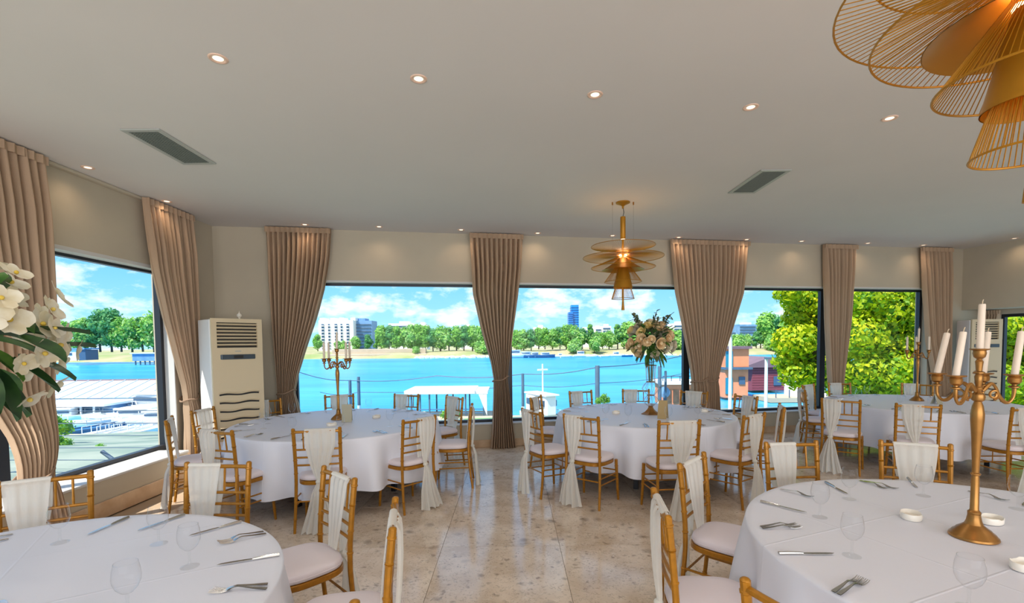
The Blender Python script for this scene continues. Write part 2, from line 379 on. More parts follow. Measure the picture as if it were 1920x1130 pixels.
c1 = wlev([(425, 497, 620), (480, 500, 617), (540, 503, 608), (600, 508, 592), (660, 514, 572), (700, 518, 560), (735, 521, 553)]); c1 += [(.7, c1[-1][1]-.02, c1[-1][2]+.06), (.01, c1[-1][1]-.06, c1[-1][2]+.12)]
curtain('curtain', wp, c1, 13, 'beige curtain right of the cream air conditioner, swept to the left', c1[6][0], seed=1)
c2 = wlev([(437, 880, 981), (500, 884, 978), (550, 886, 973), (620, 902, 963), (680, 920, 955), (710, 925, 952)]); c2 += [(.75, c2[-1][1]-.01, c2[-1][2]+.04), (.3, c2[-1][1]-.03, c2[-1][2]+.09), (.005, c2[-1][1]-.06, c2[-1][2]+.13)]
curtain('curtain', wp, c2, 11, 'beige hourglass curtain hanging to the bare floor between two river windows', c2[5][0], seed=2)
c3 = wlev([(450, 1257, 1331), (550, 1266, 1331), (620, 1280, 1329), (680, 1292, 1328), (712, 1297, 1325)]); c3 += [(.6, c3[-1][1], c3[-1][2]+.05), (.01, c3[-1][1]-.05, c3[-1][2]+.06)]
curtain('curtain', wp, c3, 9, 'left half of the double beige curtain behind the tall flower vase', c3[4][0], seed=3)
c3 = wlev([(452, 1331, 1405), (550, 1330, 1394), (620, 1328, 1372), (680, 1326, 1352), (712, 1325, 1345)]); c3 += [(.6, c3[-1][1]-.02, c3[-1][2]+.03), (.01, c3[-1][1]-.05, c3[-1][2]+.06)]
curtain('curtain', wp, c3, 9, 'right half of the double beige curtain, near the white lamp posts', c3[4][0], seed=4)
c4 = wlev([(461, 1545, 1607), (600, 1548, 1597), (700, 1553, 1583), (745, 1556, 1578)]); c4 += [(.4, c4[-1][1]-.02, c4[-1][2]+.04), (.01, c4[-1][1]-.05, c4[-1][2]+.08)]
curtain('curtain', wp, c4, 8, 'narrow beige curtain between the two windows with the sunlit tree', c4[3][0], seed=5)
c5 = wlev([(466, 1727, 1785), (550, 1731, 1783), (640, 1738, 1781), (690, 1747, 1780), (740, 1752, 1778)]); c5 += [(.3, c5[-1][1]-.02, c5[-1][2]+.02), (.01, c5[-1][1]-.05, c5[-1][2]+.05)]
curtain('curtain', wp, c5, 8, 'beige curtain in the far right corner of the back wall', c5[4][0], seed=6)
l2 = llev([(375, 270, 410, 360), (510, 287, 510, 365), (600, 308, 600, 368), (660, 325, 660, 368), (720, 342, 720, 366), (745, 346, 745, 364)]); l2 += [(.6, l2[-1][1], l2[-1][2]+.06), (.01, l2[-1][1]-.03, l2[-1][2]+.16)]
curtain('curtain', lp, l2, 11, 'beige curtain on the left wall beside the air conditioner', l2[5][0], seed=7)
l1 = [(ZC-.012, 3.45, 4.34), (2.63, 3.5, 4.36), (2.0, 3.6, 4.36), (1.42, 3.66, 4.31), (.95, 3.69, 4.08), (.63, 3.66, 3.92), (.4, 3.62, 3.98), (.01, 3.56, 4.06)]
curtain('curtain', lp, l1, 11, 'beige curtain at the left edge, behind the white orchids', .63, kick=.30, seed=8)
r1 = [(2.175, .02, .33), (1.6, .02, .27), (1.0, .02, .17), (.02, .02, .22)]
curtain('curtain', lambda s, z, o: rp(s, z, -REC+o), r1, 7, 'short beige curtain behind the right air conditioner', 1.0, seed=9)
# ------------------------------------------------------------------ round tables
TABLES = {  # name: (x, y, radius, phrase)
 'T1': (-1.85, 1.55, .97, 'front left table'), 'T2': (-2.02, 5.54, 1.13, 'middle left table'),
 'T3': (1.63, 5.93, 1.05, 'flower vase table'), 'T4': (5.68, 6.66, 1.12, 'far right table'), 'T5': (2.17, 1.95, 1.08, 'front right table')}
TLAB = {'T1': 'at the front left, under the orchids', 'T2': 'in the middle left, with a candelabra', 'T3': 'with the tall flower vase', 'T4': 'far right, by the sunlit tree windows', 'T5': 'at the front right, with the large candelabra'}
ZT = .76
for k, (x, y, R, ph) in TABLES.items():
    t = thing('round_table', 'round banquet table on black legs, '+TLAB[k], 'table', (x, y, 0), rng.uniform(0, 1), 'round banquet tables')
    m = MB(); m.lathe([(1e-4, .73), (R-.02, .73), (R, .736), (R, .754), (1e-4, .756)], 40, cap=False); m.build('tabletop', MT['wood'], t)
    for q in range(4):
        g = q*PI/2+.4; m = MB(); m.box((math.cos(g)*R*.62, math.sin(g)*R*.62, .365), (.05, .05, .73), g); m.build('leg', MT['black'], t)
    rr = np.random.default_rng(int(x*10+50)); ph_ = rr.uniform(0, 6.28, 8); nf = 13
    def pt(u, v, R=R, ph_=ph_):
        a = 2*PI*u
        if v <= .4:
            r = R*(v/.4)**.6 if v > 0 else 1e-4
            return (r*math.cos(a), r*math.sin(a), ZT+.0015*math.sin(3*a+ph_[0])*math.sin(5*r))
        if v <= .5:
            k = (v-.4)/.1*PI/2; return ((R+.012*math.sin(k))*math.cos(a), (R+.012*math.sin(k))*math.sin(a), ZT-.012*(1-math.cos(k)))
        k = (v-.5)/.5
        fold = math.sin(nf*a+ph_[1]+.7*math.sin(2*a+ph_[2]))+.5*math.sin((nf*2-3)*a+ph_[3])
        ampl = .07*k**.75
        r = R+.012+.035*k+ampl*fold*.9-.01*k
        hem = .235+.02*math.sin(4*a+ph_[5])
        return (r*math.cos(a), r*math.sin(a), ZT-.012-(ZT-.012-hem)*k)
    m = MB(); m.grid(pt, 220, 26, wrap=True); o = m.build('tablecloth', MT['cloth'], None, smooth=True, sharp=180)
    o.location = (x, y, 0); o.rotation_euler = (0, 0, .15+rr.uniform(0, .4)); tag(o, 'white cloth draped over the round table '+TLAB[k], 'tablecloth', 'white round tablecloths')
# ------------------------------------------------------------------ chairs
def chair_proto():
    t = thing('dining_chair', 'x', 'chair', (0, 0, 0), 0, 'gold bamboo-style dining chairs')
    bp = lambda s: [(s*.205, -.222, 0), (s*.200, -.200, .16), (s*.194, -.184, .32), (s*.190, -.178, .45), (s*.190, -.182, .58), (s*.192, -.198, .76), (s*.194, -.216, .92)]
    def post(pts, rings, r0, r1, tip=False):
        m = MB(); P = [Vector(p) for p in pts]; zz = [p.z for p in P]
        def pos(z): return (np.interp(z, zz, [p.x for p in P]), np.interp(z, zz, [p.y for p in P]), z)
        lev = []; z0, z1 = zz[0], zz[-1]
        for z in np.linspace(z0, z1, 14): lev.append((z, r0+(r1-r0)*(z-z0)/(z1-z0)))
        for rz_ in rings:
            rr = r0+(r1-r0)*(rz_-z0)/(z1-z0); lev += [(rz_-.007, rr), (rz_-.003, rr+.0035), (rz_+.003, rr+.0035), (rz_+.007, rr)]
        lev.sort(); m.tube([pos(z) for z, _ in lev], [r for _, r in lev], 9)
        if tip: m.ball(pos(z1), r1*.98, 9, 6, (1, 1, .6))
        return m
    for s in (-1, 1):
        post(bp(s), (.12, .30, .52, .64, .78, .885), .0125, .0165, True).build('rear_leg', MT['gold'], t, smooth=True)
        post([(s*.205, .205, 0), (s*.198, .192, .2), (s*.19, .182, .43)], (.10, .22, .36), .012, .0175).build('front_leg', MT['gold'], t, smooth=True)
    def outline(w, d0, d1, n=7, p=3.2):
        pts = []
        for k in range(40):
            g = 2*PI*k/40; c, s = math.cos(g), math.sin(g)
            x = math.copysign(abs(c)**(2/p), c)*w; y = math.copysign(abs(s)**(2/p), s)*(d1 if s > 0 else d0)
            x *= 1+.06*(y/d1); pts.append((x, y))
        return pts
    m = MB(); o_ = outline(.197, .19, .205); m.prism(o_, .412, .446); m.build('seat_frame', MT['gold'], t, smooth=True, bevel=.005)
    m = MB(); ou = outline(.198, .182, .212); prof = [(.90, .447), (.985, .453), (1.0, .464), (1.0, .476), (.985, .488), (.93, .497), (.7, .505), (.35, .508), (.001, .509)]
    vs = [(x*f, y*f, z) for f, z in prof for x, y in ou]; n = len(ou)
    m.add(vs, [(i*n+k, i*n+(k+1) % n, (i+1)*n+(k+1) % n, (i+1)*n+k) for i in range(len(prof)-1) for k in range(n)]); m.f.append(tuple(range(n-1, -1, -1))); m.mi.append(0)
    cu = m.build('seat_cushion', MT['cushion'], t, smooth=True, sharp=60)
    m = MB(); m.tube([(x*1.003, y*1.003, .4695) for x, y in ou], .0035, 5, closed=True); m.build('piping', MT['cushion'], cu, smooth=True)
    yb = lambda z: np.interp(z, [.45, .58, .76, .92], [-.178, -.182, -.198, -.216])
    for z, r in ((.895, .0125), (.735, .009), (.665, .009), (.595, .009)):
        m = MB(); m.tube([(x, yb(z)-.012*(1-(x/.19)**2), z) for x in np.linspace(-.19, .19, 9)], r, 7); m.build('back_rail', MT['gold'], t, smooth=True)
    for f in (.2, .4, .6, .8):
        x = -.19+.38*f; cy = -.012*(1-(x/.19)**2)
        m = MB(); m.tube([(x, yb(z)+cy, z) for z in (.735, .77, .815, .86, .895)], [.0065, .0075, .006, .0075, .0065], 6); m.build('spindle', MT['gold'], t, smooth=True)
    for s in (-1, 1):
        for z in (.30, .235):
            m = MB(); m.tube([(s*.196, -.185, z), (s*.197, 0, z-.004), (s*.196, .188, z-.008)], .0075, 6); m.build('stretcher', MT['gold'], t, smooth=True)
    for yy, zz_ in ((.188, (.315, .25)), (-.188, (.27,))):
        for z in zz_:
            m = MB(); m.tube([(-.196, yy, z), (.196, yy, z)], .0075, 6); m.build('stretcher', MT['gold'], t, smooth=True)
    m = MB(); m.tube([(0, .188, .25), (0, .188, .42)], .006, 6); m.build('stretcher', MT['gold'], t, smooth=True)
    return t
def sash_mesh(off, seed, wtop=.10, gx=None):
    """tulle draped over the top rail, gathered behind at seat height, flaring to the floor; plus the front fall"""
    r_ = np.random.default_rng(seed); ph = r_.uniform(0, 6.28, 5); gx = off*.8 if gx is None else gx
    zz = [.91, .88, .75, .60, .50, .455, .43, .36, .2, .01]
    hw = [wtop, wtop, wtop*.93, wtop*.62, wtop*.32, .020, .022, .055, .095, .135]
    cx = [off, off, off*.97, (off+gx)/2, gx, gx, gx, gx, gx*1.05, gx*1.1+.02*math.sin(ph[0])]
    yb = [-.222, -.238, -.236, -.226, -.216, -.212, -.225, -.25, -.262, -.275]
    def back(u, v):
        z = .91-.90*v; w_ = np.interp(z, zz[::-1], hw[::-1]); c = np.interp(z, zz[::-1], cx[::-1]); y = np.interp(z, zz[::-1], yb[::-1])
        k = .004+.020*(.91-z)/.9*(w_/.12)
        f = math.sin(26*u+ph[1])+.6*math.sin(43*u+ph[2]+2*z)
        bul = .012*math.sin(PI*u)
        return (c+(u-.5)*2*w_, y-bul-k*f*.8, z+(.012*math.sin(15*u+ph[3]) if v == 1 else 0)+.003)
    m = MB(); m.grid(back, 34, 34)
    m.ball((gx, -.222, .45), .026, 9, 6, (1.2, .9, .8))
    def front(u, v):
        z = .912-.40*v; w_ = wtop*(1-.25*v-.25*v*v); c = off+(gx-off)*.5*v*v
        y = np.interp(z, [.5, .58, .76, .895, .915], [-.150, -.160, -.178, -.194, -.212])
        return (c+(u-.5)*2*w_, y+.0035*math.sin(24*u+ph[4])+.01*v*(1-v), z)
    m.grid(front, 24, 14)
    def top(u, v):
        g = PI*v; return (off+(u-.5)*2*wtop, -.211-.0005-.018*math.cos(g)*-1*-1, .905+.016*math.sin(g))
    m.grid(top, 20, 5)
    return m
PROTO = chair_proto()
sash_data = {}
def sash_for(kind):
    if kind not in sash_data:
        off, sd, wt, gx = {'L': (-.085, 11, .095, -.10), 'R': (.075, 12, .10, .06), 'C': (.0, 13, .125, .005), 'M': (.03, 14, .13, .01), 'N': (-.05, 15, .10, -.02)}[kind]
        o = sash_mesh(off, sd, wt, gx).build('sash', MT['tulle'], None, smooth=True, sharp=120); sash_data[kind] = o.data; bpy.data.objects.remove(o)
    return sash_data[kind]
CH = {  # key: (table, back-top centre x, y, facing angle deg or None, sash kind, label phrase)
 'a': ('T2', -3.50, 4.86, 28, 'C', 'nearest the left window, seen edge-on'),
 'b': ('T2', -3.62, 5.58, None, 'C', 'between left curtain and air conditioner'),
 'c': ('T2', -2.60, 4.17, 70, 'L', 'at its near left, seat turned right'),
 'd': ('T2', -3.32, 6.45, None, 'R', 'in front of the air conditioner vents'),
 'e': ('T2', -2.54, 7.02, None, 'C', 'behind the candelabra, against the water'),
 'f': ('T2', -1.55, 7.0, None, 'R', 'before the covered pontoon'),
 'g': ('T2', -.80, 6.62, None, 'M', 'at its far right, nearest the window'),
 'h': ('T2', -.48, 5.62, None, 'N', 'at its right, seen edge-on by the aisle'),
 'i': ('T2', -.92, 4.72, 138, 'R', 'at its near right, back to the aisle'),
 'j': ('T2', -1.72, 4.18, 100, 'M', 'at its near side, back to camera'),
 'k1': ('T3', .20, 5.18, None, 'L', 'at its left, sash towards the aisle'),
 'k2': ('T3', .32, 6.52, None, 'R', 'at its far left, before the white boat'),
 'l': ('T3', .68, 4.76, 52, 'L', 'at its near left, sash on the left'),
 'm': ('T3', 1.03, 7.22, None, 'R', 'at its far side, left of the mooring pile'),
 'n': ('T3', 1.90, 7.36, None, 'R', 'behind the glass vase'),
 'o': ('T3', 2.66, 7.0, None, 'C', 'at its far right, before the double curtain'),
 'p': ('T3', 3.12, 6.38, None, 'N', 'at its right, before the houseboats'),
 'q': ('T3', 3.02, 5.35, None, 'C', 'at its right, seen edge-on'),
 'r': ('T3', 2.40, 4.73, 125, 'C', 'at its near right, turned left'),
 's': ('T3', 1.54, 4.40, 95, 'M', 'at its near side, back to camera'),
 't1': ('T4', 4.32, 7.14, None, 'N', 'at its left, seen edge-on by the sill'),
 't2': ('T4', 4.86, 7.86, None, 'C', 'at its far left by the dark mullion'),
 'u': ('T4', 4.02, 5.85, 50, 'L', 'at its near left, sash on the left'),
 'v': ('T4', 5.55, 8.12, None, 'R', 'beyond it, left of its candelabra'),
 'w': ('T4', 6.62, 7.82, None, 'R', 'beyond it, right of its candelabra'),
 'x': ('T4', 4.53, 5.33, 62, 'N', 'at its near side, back to camera'),
 'y': ('T4', 5.42, 4.98, 88, 'N', 'at the right edge, behind the large candelabra'),
 'z1': ('T5', 1.12, 2.97, -42, 'M', 'at its far left, seat towards camera'),
 'z2': ('T5', .67, 2.16, -8, 'C', 'at its left, seen edge-on in front'),
 'z3': ('T5', .79, 1.26, 26, 'R', 'at the bottom, only its post top showing'),
 'z4': ('T5', 2.0, 3.42, None, 'R', 'at its far side, behind the wine glasses'),
 'z5': ('T5', 2.83, 3.35, None, 'C', 'at its far side, left of the candelabra'),
 'A': ('T1', -1.85, 2.98, None, 'R', 'at its far side, facing camera'),
 'B': ('T1', -1.00, 2.72, -135, 'N', 'at its right, seat and sash facing camera'),
 'C': ('T1', -.52, 2.06, 192, 'N', 'at its right, seen edge-on at the aisle'),
 'D': ('T1', -.50, 1.14, 166, 'C', 'at the bottom edge, just a post top'),
 'E': ('T1', -2.66, 2.70, -57, 'R', 'at the left edge, before the left curtain')}
first = True
for k, (tb, x, y, fa, sk, ph) in CH.items():
    tx, ty = TABLES[tb][:2]
    fa = math.degrees(math.atan2(ty-y, tx-x)) if fa is None else fa
    rz = math.radians(fa-90); c = PROTO if first else copy_tree(PROTO); first = False
    c.location = (x+.216*math.cos(math.radians(fa)), y+.216*math.sin(math.radians(fa)), 0); c.rotation_euler = (0, 0, rz)
    c['label'] = 'gold chair at the '+TABLES[tb][3]+', '+ph
    if c is PROTO: pending = (c, sk)
    else:
        s = bpy.data.objects.new('sash', sash_for(sk)); C.objects.link(s); s.parent = c; s['label'] = 'white tulle sash'
s = bpy.data.objects.new('sash', sash_for(pending[1])); C.objects.link(s); s.parent = pending[0]; s['label'] = 'white tulle sash'
# ------------------------------------------------------------------ table ware
def goblet_proto():
    t = thing('wine_glass', 'x', 'glass')
    m = MB(); m.lathe([(.034, 0), (.0345, .002), (.02, .006), (.008, .012), (.005, .02), (.0045, .045), (.0065, .055), (.005, .06), (.006, .066)], 20); m.build('stem', MT['stemglass'], t, smooth=True)
    m = MB(); m.lathe([(.006, .066), (.018, .072), (.032, .088), (.040, .108), (.0415, .125), (.039, .15), (.034, .172)], 24, cap=False); m.build('bowl', MT['glass'], t, smooth=True, sharp=180)
    m = MB(); m.tube([(.034*math.cos(g), .034*math.sin(g), .172) for g in np.linspace(0, 2*PI, 25)[:-1]], .0009, 5, closed=True); m.build('rim', MT['glass'], t, smooth=True)
    return t
def knife_proto():
    t = thing('table_knife', 'x', 'knife')
    m = MB(); m.tube([(0, 0, .006), (0, .03, .0065), (0, .085, .006), (0, .1, .005)], [.0075, .0078, .006, .0045], 8); m.build('handle', MT['steel'], t, smooth=True)
    ol = [(-.004, .098), (.0065, .104), (.0095, .13), (.0095, .19), (.006, .215), (-.002, .228), (-.005, .2), (-.005, .12)]
    m = MB(); m.prism(ol, .004, .0062); m.build('blade', MT['steel'], t)
    return t
def fork_proto():
    t = thing('table_fork', 'x', 'fork')
    m = MB()
    def hp(u, v):
        y = .135*v; w_ = np.interp(y, [0, .02, .09, .115, .135], [.0075, .0075, .0035, .004, .0115]); z = np.interp(y, [0, .05, .1, .12, .135], [.003, .008, .016, .012, .005])
        return ((u-.5)*2*w_, y, z)
    m.grid(hp, 2, 12); m.grid(lambda u, v: (hp(1-u, v)[0], hp(1-u, v)[1], hp(1-u, v)[2]+.0022), 2, 12); m.build('handle', MT['steel'], t, smooth=True)
    for k in range(4):
        x = -.0095+.0063*k; m = MB(); m.tube([(x*1.0, .13, .006), (x*1.05, .15, .003), (x*1.05, .175, .006), (x, .19, .011)], [.0022, .002, .0018, .0012], 5); m.build('tine', MT['steel'], t, smooth=True)
    return t
GL, KN, FK = goblet_proto(), knife_proto(), fork_proto()
used = set()
def put(proto, x, y, rz, label, group):
    o = proto if id(proto) not in used else copy_tree(proto); used.add(id(proto))
    o.location = (x, y, ZT+.0025); o.rotation_euler = (0, 0, rz); o['label'] = label; o['group'] = group; return o
def glass_px(x, y, lab): p = at_z(x, y, ZT); put(GL, p.x, p.y, 0, lab, 'stemmed wine glasses')
def item_px(proto, x0, y0, x1, y1, lab, grp):
    a = at_z(x0, y0, ZT); b = at_z(x1, y1, ZT); put(proto, a.x, a.y, math.atan2(b.y-a.y, b.x-a.x)-PI/2, lab, grp)
# front left table (handle end -> tip)
K, F = 'table knives', 'table forks'
SHORT = dict(a='nearest the left window', b='between left curtain and air conditioner', c='at its near left', d='in front of the air conditioner', e='behind the candelabra', f='before the covered pontoon', g='at its far right', h='at its right side', i='at its near right', j='at its near side',
    k1='at its left side', k2='at its far left', l='at its near left', m='left of the mooring pile', n='behind the vase', o='at its far right', p='right, before the houseboats', q='right, by the edge-on chair', r='at its near right', s='at its near side',
    t1='at its left side', t2='at its far left', u='at its near left', v='far side, left', w='far side, right', x='at its near side', y='at its near right')
for x, y, l in ((113, 1018, 'wine glass in front of the left edge chair post, front left table'), (298, 1020, 'wine glass at the far rim of the front left table, before the sash'), (356, 1063, 'wine glass beside the lower right knife, front left table'), (240, 1150, 'wine glass cut by the bottom edge, front left table')): glass_px(x, y, l)
for a, l in (((241, 972, 156, 1008), 'knife at far left rim of the front left table'), ((346, 967, 264, 995), 'knife behind a wine glass on the front left table'), ((452, 980, 343, 1010), 'knife pointing at the lower glass, upper right of front left table'), ((524, 1043, 388, 1065), 'knife nearest the right rim of the front left table')): item_px(KN, *a, l, K)
for a, l in (((499, 1002, 394, 1027), 'upper fork of the pair at the right rim, front left table'), ((494, 998, 400, 1021), 'lower lying fork of the upper pair, front left table'), ((502, 1097, 360, 1120), 'nearest fork at the bottom of the front left table'), ((500, 1106, 366, 1110), 'second fork at the bottom of the front left table'), ((24, 1003, -30, 1016), 'fork at the left picture edge, front left table'), ((16, 1012, -40, 1026), 'lower fork at the left picture edge, front left table')): item_px(FK, *a, l, F)
# front right table
for x, y, l in ((1537, 970, 'wine glass nearest the left rim knives, front right table'), (1592, 936, 'wine glass before the far left chair sash, front right table'), (1597, 1043, 'wine glass at the tip of the near knife, front right table'), (1731, 930, 'wine glass at the far rim, left of the large candelabra'), (1908, 955, 'wine glass at the right picture edge, front right table'), (1816, 1140, 'wine glass in front of the large candelabra foot')): glass_px(x, y, l)
for a, l in (((1460, 1040, 1573, 1040), 'knife lying level on the near left of the front right table'), ((1426, 942, 1514, 963), 'knife at the left rim of the front right table'), ((1548, 906, 1592, 929), 'knife with green reflections at the far rim, front right table'), ((1702, 898, 1726, 922), 'knife left of the far glass, front right table'), ((1935, 935, 1905, 962), 'knife at the right picture edge, front right table')): item_px(KN, *a, l, K)
for a, l in (((1426, 989, 1508, 984), 'upper fork at the left rim of the front right table'), ((1429, 992, 1510, 990), 'lower fork at the left rim of the front right table'), ((1562, 1112, 1636, 1074), 'nearest left fork of the crossed pair, front right table'), ((1572, 1117, 1650, 1080), 'nearest right fork of the crossed pair, front right table'), ((1463, 918, 1530, 936), 'fork beside the left glass, front right table'), ((1612, 902, 1655, 916), 'fork at the far rim of the front right table'), ((1620, 903, 1664, 914), 'second fork at the far rim of the front right table'), ((1815, 922, 1850, 931), 'fork behind the large candelabra stem')): item_px(FK, *a, l, F)
# the three tables by the windows: a setting in front of each chair
for k, (tb, x, y, fa, sk, ph) in CH.items():
    if tb not in ('T2', 'T3', 'T4'): continue
    tx, ty, R, nm = TABLES[tb]; g = math.atan2(y-ty, x-tx); rd = Vector((math.cos(g), math.sin(g), 0)); td = Vector((-rd.y, rd.x, 0)); c0 = Vector((tx, ty, 0))
    rzz = math.atan2(-rd.y, -rd.x)-PI/2; lab = ' on the '+nm+', place setting '+SHORT[k]
    q = c0+rd*(R-.06)+td*.17; put(KN, q.x, q.y, rzz+rng.uniform(-.1, .1), 'knife'+lab, K)
    for j, wd in ((0, 'outer fork'), (1, 'inner fork')):
        q = c0+rd*(R-.06)-td*(.19-.03*j); put(FK, q.x, q.y, rzz+rng.uniform(-.12, .12), wd+lab, F)
    q = c0+rd*(R-.36)+td*.12; put(GL, q.x, q.y, 0, 'wine glass'+lab, 'stemmed wine glasses')
# ashtrays
def ashtray():
    m = MB()
    m.lathe([(.001, .003), (.05, .003), (.053, .0), (.056, .004), (.057, .028), (.0545, .031), (.0515, .029), (.049, .010), (.001, .008)], 28, cap=False)
    m.v = [(x, y*.78, z - (.006 if (z > .02 and abs(abs(math.degrees(math.atan2(y, x)))-90) < 14) else 0)) for x, y, z in m.v]; return m.build('ashtray', MT['ceramic'], None, smooth=True, sharp=50)
AT = ashtray(); fst = True
for x, y, rz, l in ((1708, 972, 1.0, 'white ashtray left of the large candelabra'), (1858, 980, .4, 'white ashtray behind the foot of the large candelabra'), (1925, 1068, .2, 'white ashtray at the right picture edge'),
                (622, 798, .3, 'white ashtray before the candelabra of the middle left table'), (706, 783, 1.2, 'white ashtray right of the menu card, middle left table'), (1155, 775, .8, 'white ashtray left of the flower vase'), (1320, 772, .8, 'white ashtray right of the flower vase')):
    o = AT if fst else AT.copy(); p = at_z(x, y, ZT)
    if not fst: C.objects.link(o)
    fst = False; o.location = (p.x, p.y, ZT+.002); o.rotation_euler = (0, 0, rz); tag(o, l, 'ashtray', 'white ceramic ashtrays')
# menu cards: folded card standing on the table
def card(x, y, h, wd, rz, m_, l):
    p = at_z(x, y, ZT); t = thing('menu_card', l, 'card', (p.x, p.y, ZT+.002), rz)
    for s in (-1, 1):
        b = MB(); R_ = Matrix.Rotation(s*.32, 3, 'X'); b.box((0, -s*(-.5)*0+s*-.0+(-s)*-h*.155, h*.475), (wd, .003, h), m=R_); b.build('panel', m_, t)
card(651, 790, .21, .11, .25, MT['cardgrey'], 'grey menu card leaning at the candelabra, middle left table')
card(1243, 784, .22, .10, -.5, MT['card'], 'brown kraft menu card beside the flower vase')
card(1756, 757, .14, .10, .3, MT['cardgrey'], 'pale menu card beside the far right table candelabra')
# ------------------------------------------------------------------ candelabra
def candelabra(x, y, label, rz=0.0, tilt=True, sc=1.0, nm='', angs=(196, 122, -6, 40)):
    t = thing('candelabra', label, 'candelabra', (x, y, ZT+.002), rz)
    G = MT['brass']
    m = MB(); m.lathe([(0.0009, 0), (0.0826, 0), (0.0869, .004), (0.0851, .012), (0.0774, .020), (0.0740, .026), (0.0636, .034), (0.0602, .040), (0.0464, .050), (0.0327, .062), (0.0267, .078), (0.0232, .100), (0.0228, .108)], 32, cap=False); m.build('base', G, t, smooth=True, sharp=28)
    m = MB(); m.lathe([(0.0207, .106), (0.0234, .110), (0.0234, .118), (0.0187, .122), (0.0156, .128), (0.0144, .26), (0.0129, .28), (0.0179, .284), (0.0179, .29), (0.0129, .294), (0.0137, .34), (0.0179, .44), (0.0238, .53), (0.0242, .555), (0.0195, .590), (0.0140, .606), (0.0125, .612)], 24, cap=False); m.build('column', G, t, smooth=True, sharp=28)
    m = MB(); m.lathe([(0.0136, .610), (0.0221, .616), (0.0247, .630), (0.0221, .642), (0.0136, .650), (0.0102, .656), (0.0145, .664), (0.0145, .670), (0.0102, .676), (0.0136, .70), (0.0153, .72), (0.0102, .732), (0.0204, .735), (0.0204, .739), (0.0110, .744), (0.0127, .77), (0.0145, .785), (0.0093, .795), (0.0102, .80)], 20, cap=False); m.build('stem', G, t, smooth=True, sharp=28)
    m = MB(); m.lathe([(.011, .798), (.02, .806), (.024, .822), (.022, .834), (.034, .838), (.035, .842), (.015, .843)], 20, cap=False); m.build('candle_cup', G, t, smooth=True, sharp=28)
    cand = [(0, 0, .842, (.012, 0), .195)]
    for n, ang in enumerate(angs):
        g = math.radians(ang)-rz; d = Vector((math.cos(g), math.sin(g), 0)); pts = []
        for r, z in ((.02, .655), (.045, .680), (.062, .688), (.080, .672), (.098, .634), (.120, .610), (.142, .606), (.160, .624), (.166, .652), (.166, .69)): pts.append(d*r*.86+Vector((0, 0, z)))
        # smooth path
        P = []
        for i in range(len(pts)-1):
            p0 = pts[max(0, i-1)]; p1 = pts[i]; p2 = pts[i+1]; p3 = pts[min(len(pts)-1, i+2)]
            for u in (0, .25, .5, .75): P.append(.5*((2*p1)+(p2-p0)*u+(2*p0-5*p1+4*p2-p3)*u*u+(3*p1-p0-3*p2+p3)*u**3))
        P.append(pts[-1])
        m = MB(); m.tube(P, [.0072+.0012*math.sin(i*.4) for i in range(len(P))], 8)
        sp = [d*(.062+.02*math.cos(q)*(1-q/14))+Vector((0, 0, .640+.02*math.sin(q)*(1-q/14))) for q in np.linspace(-1.5, 7, 22)]; m.tube(sp, .005, 6)
        arm = m.build('arm', G, t, smooth=True)
        cc = d*.143
        m = MB(); m.lathe([(.011, .685), (.022, .694), (.024, .712), (.020, .720), (.036, .725), (.037, .729), (.014, .730)], 18, c=(cc.x, cc.y, 0), cap=False); m.lathe([(.010, .668), (.020, .672), (.020, .676), (.010, .68)], 16, c=(cc.x, cc.y, 0), cap=False); m.build('candle_cup', G, arm, smooth=True, sharp=28)
        cand.append((cc.x, cc.y, .728, ((.07, .11, .06, .04)[n] if tilt else 0, 0), .19))
    for i, (cx_, cy_, cz, (tx_, ty_), h) in enumerate(cand):
        p = Matrix.Rotation(rz, 3, 'Z') @ Vector((cx_, cy_, cz))
        cd = thing('candle', ['centre candle', 'left outer candle', 'left inner candle', 'right outer candle', 'right inner candle'][i]+' on '+nm, 'candle', (x+p.x, y+p.y, ZT+.002+p.z), 0, 'ivory candles')
        cd.rotation_euler = (0, math.atan(tx_*2.0), 0)
        m = MB(); m.lathe([(.0128, 0), (.0128, .1), (.0122, h-.004), (.0105, h), (.004, h-.003), (.001, h-.004)], 18, cap=False); m.build('wax', MT['candle'], cd, smooth=True, sharp=40)
        m = MB(); m.tube([(0, 0, h-.006), (.001, 0, h+.012), (.004, 0, h+.02)], .0022, 6); m.build('wick', MT['wick'], cd)
    return t
p = at_z(1825, 1008, ZT); candelabra(p.x, p.y, 'large antique gold candelabra on the front right table', 0, nm='the large front candelabra')
p = at_z(635, 786, ZT); candelabra(p.x, p.y, 'slim gold candelabra on the middle left table, against the river', .3, False, nm='the middle left table candelabra', angs=(200, 150, 20, -25))
p = at_z(1719, 751, ZT); candelabra(p.x, p.y, 'gold candelabra on the far right table before the tree', .3, False, nm='the far right table candelabra', angs=(170, 110, -5, 60))
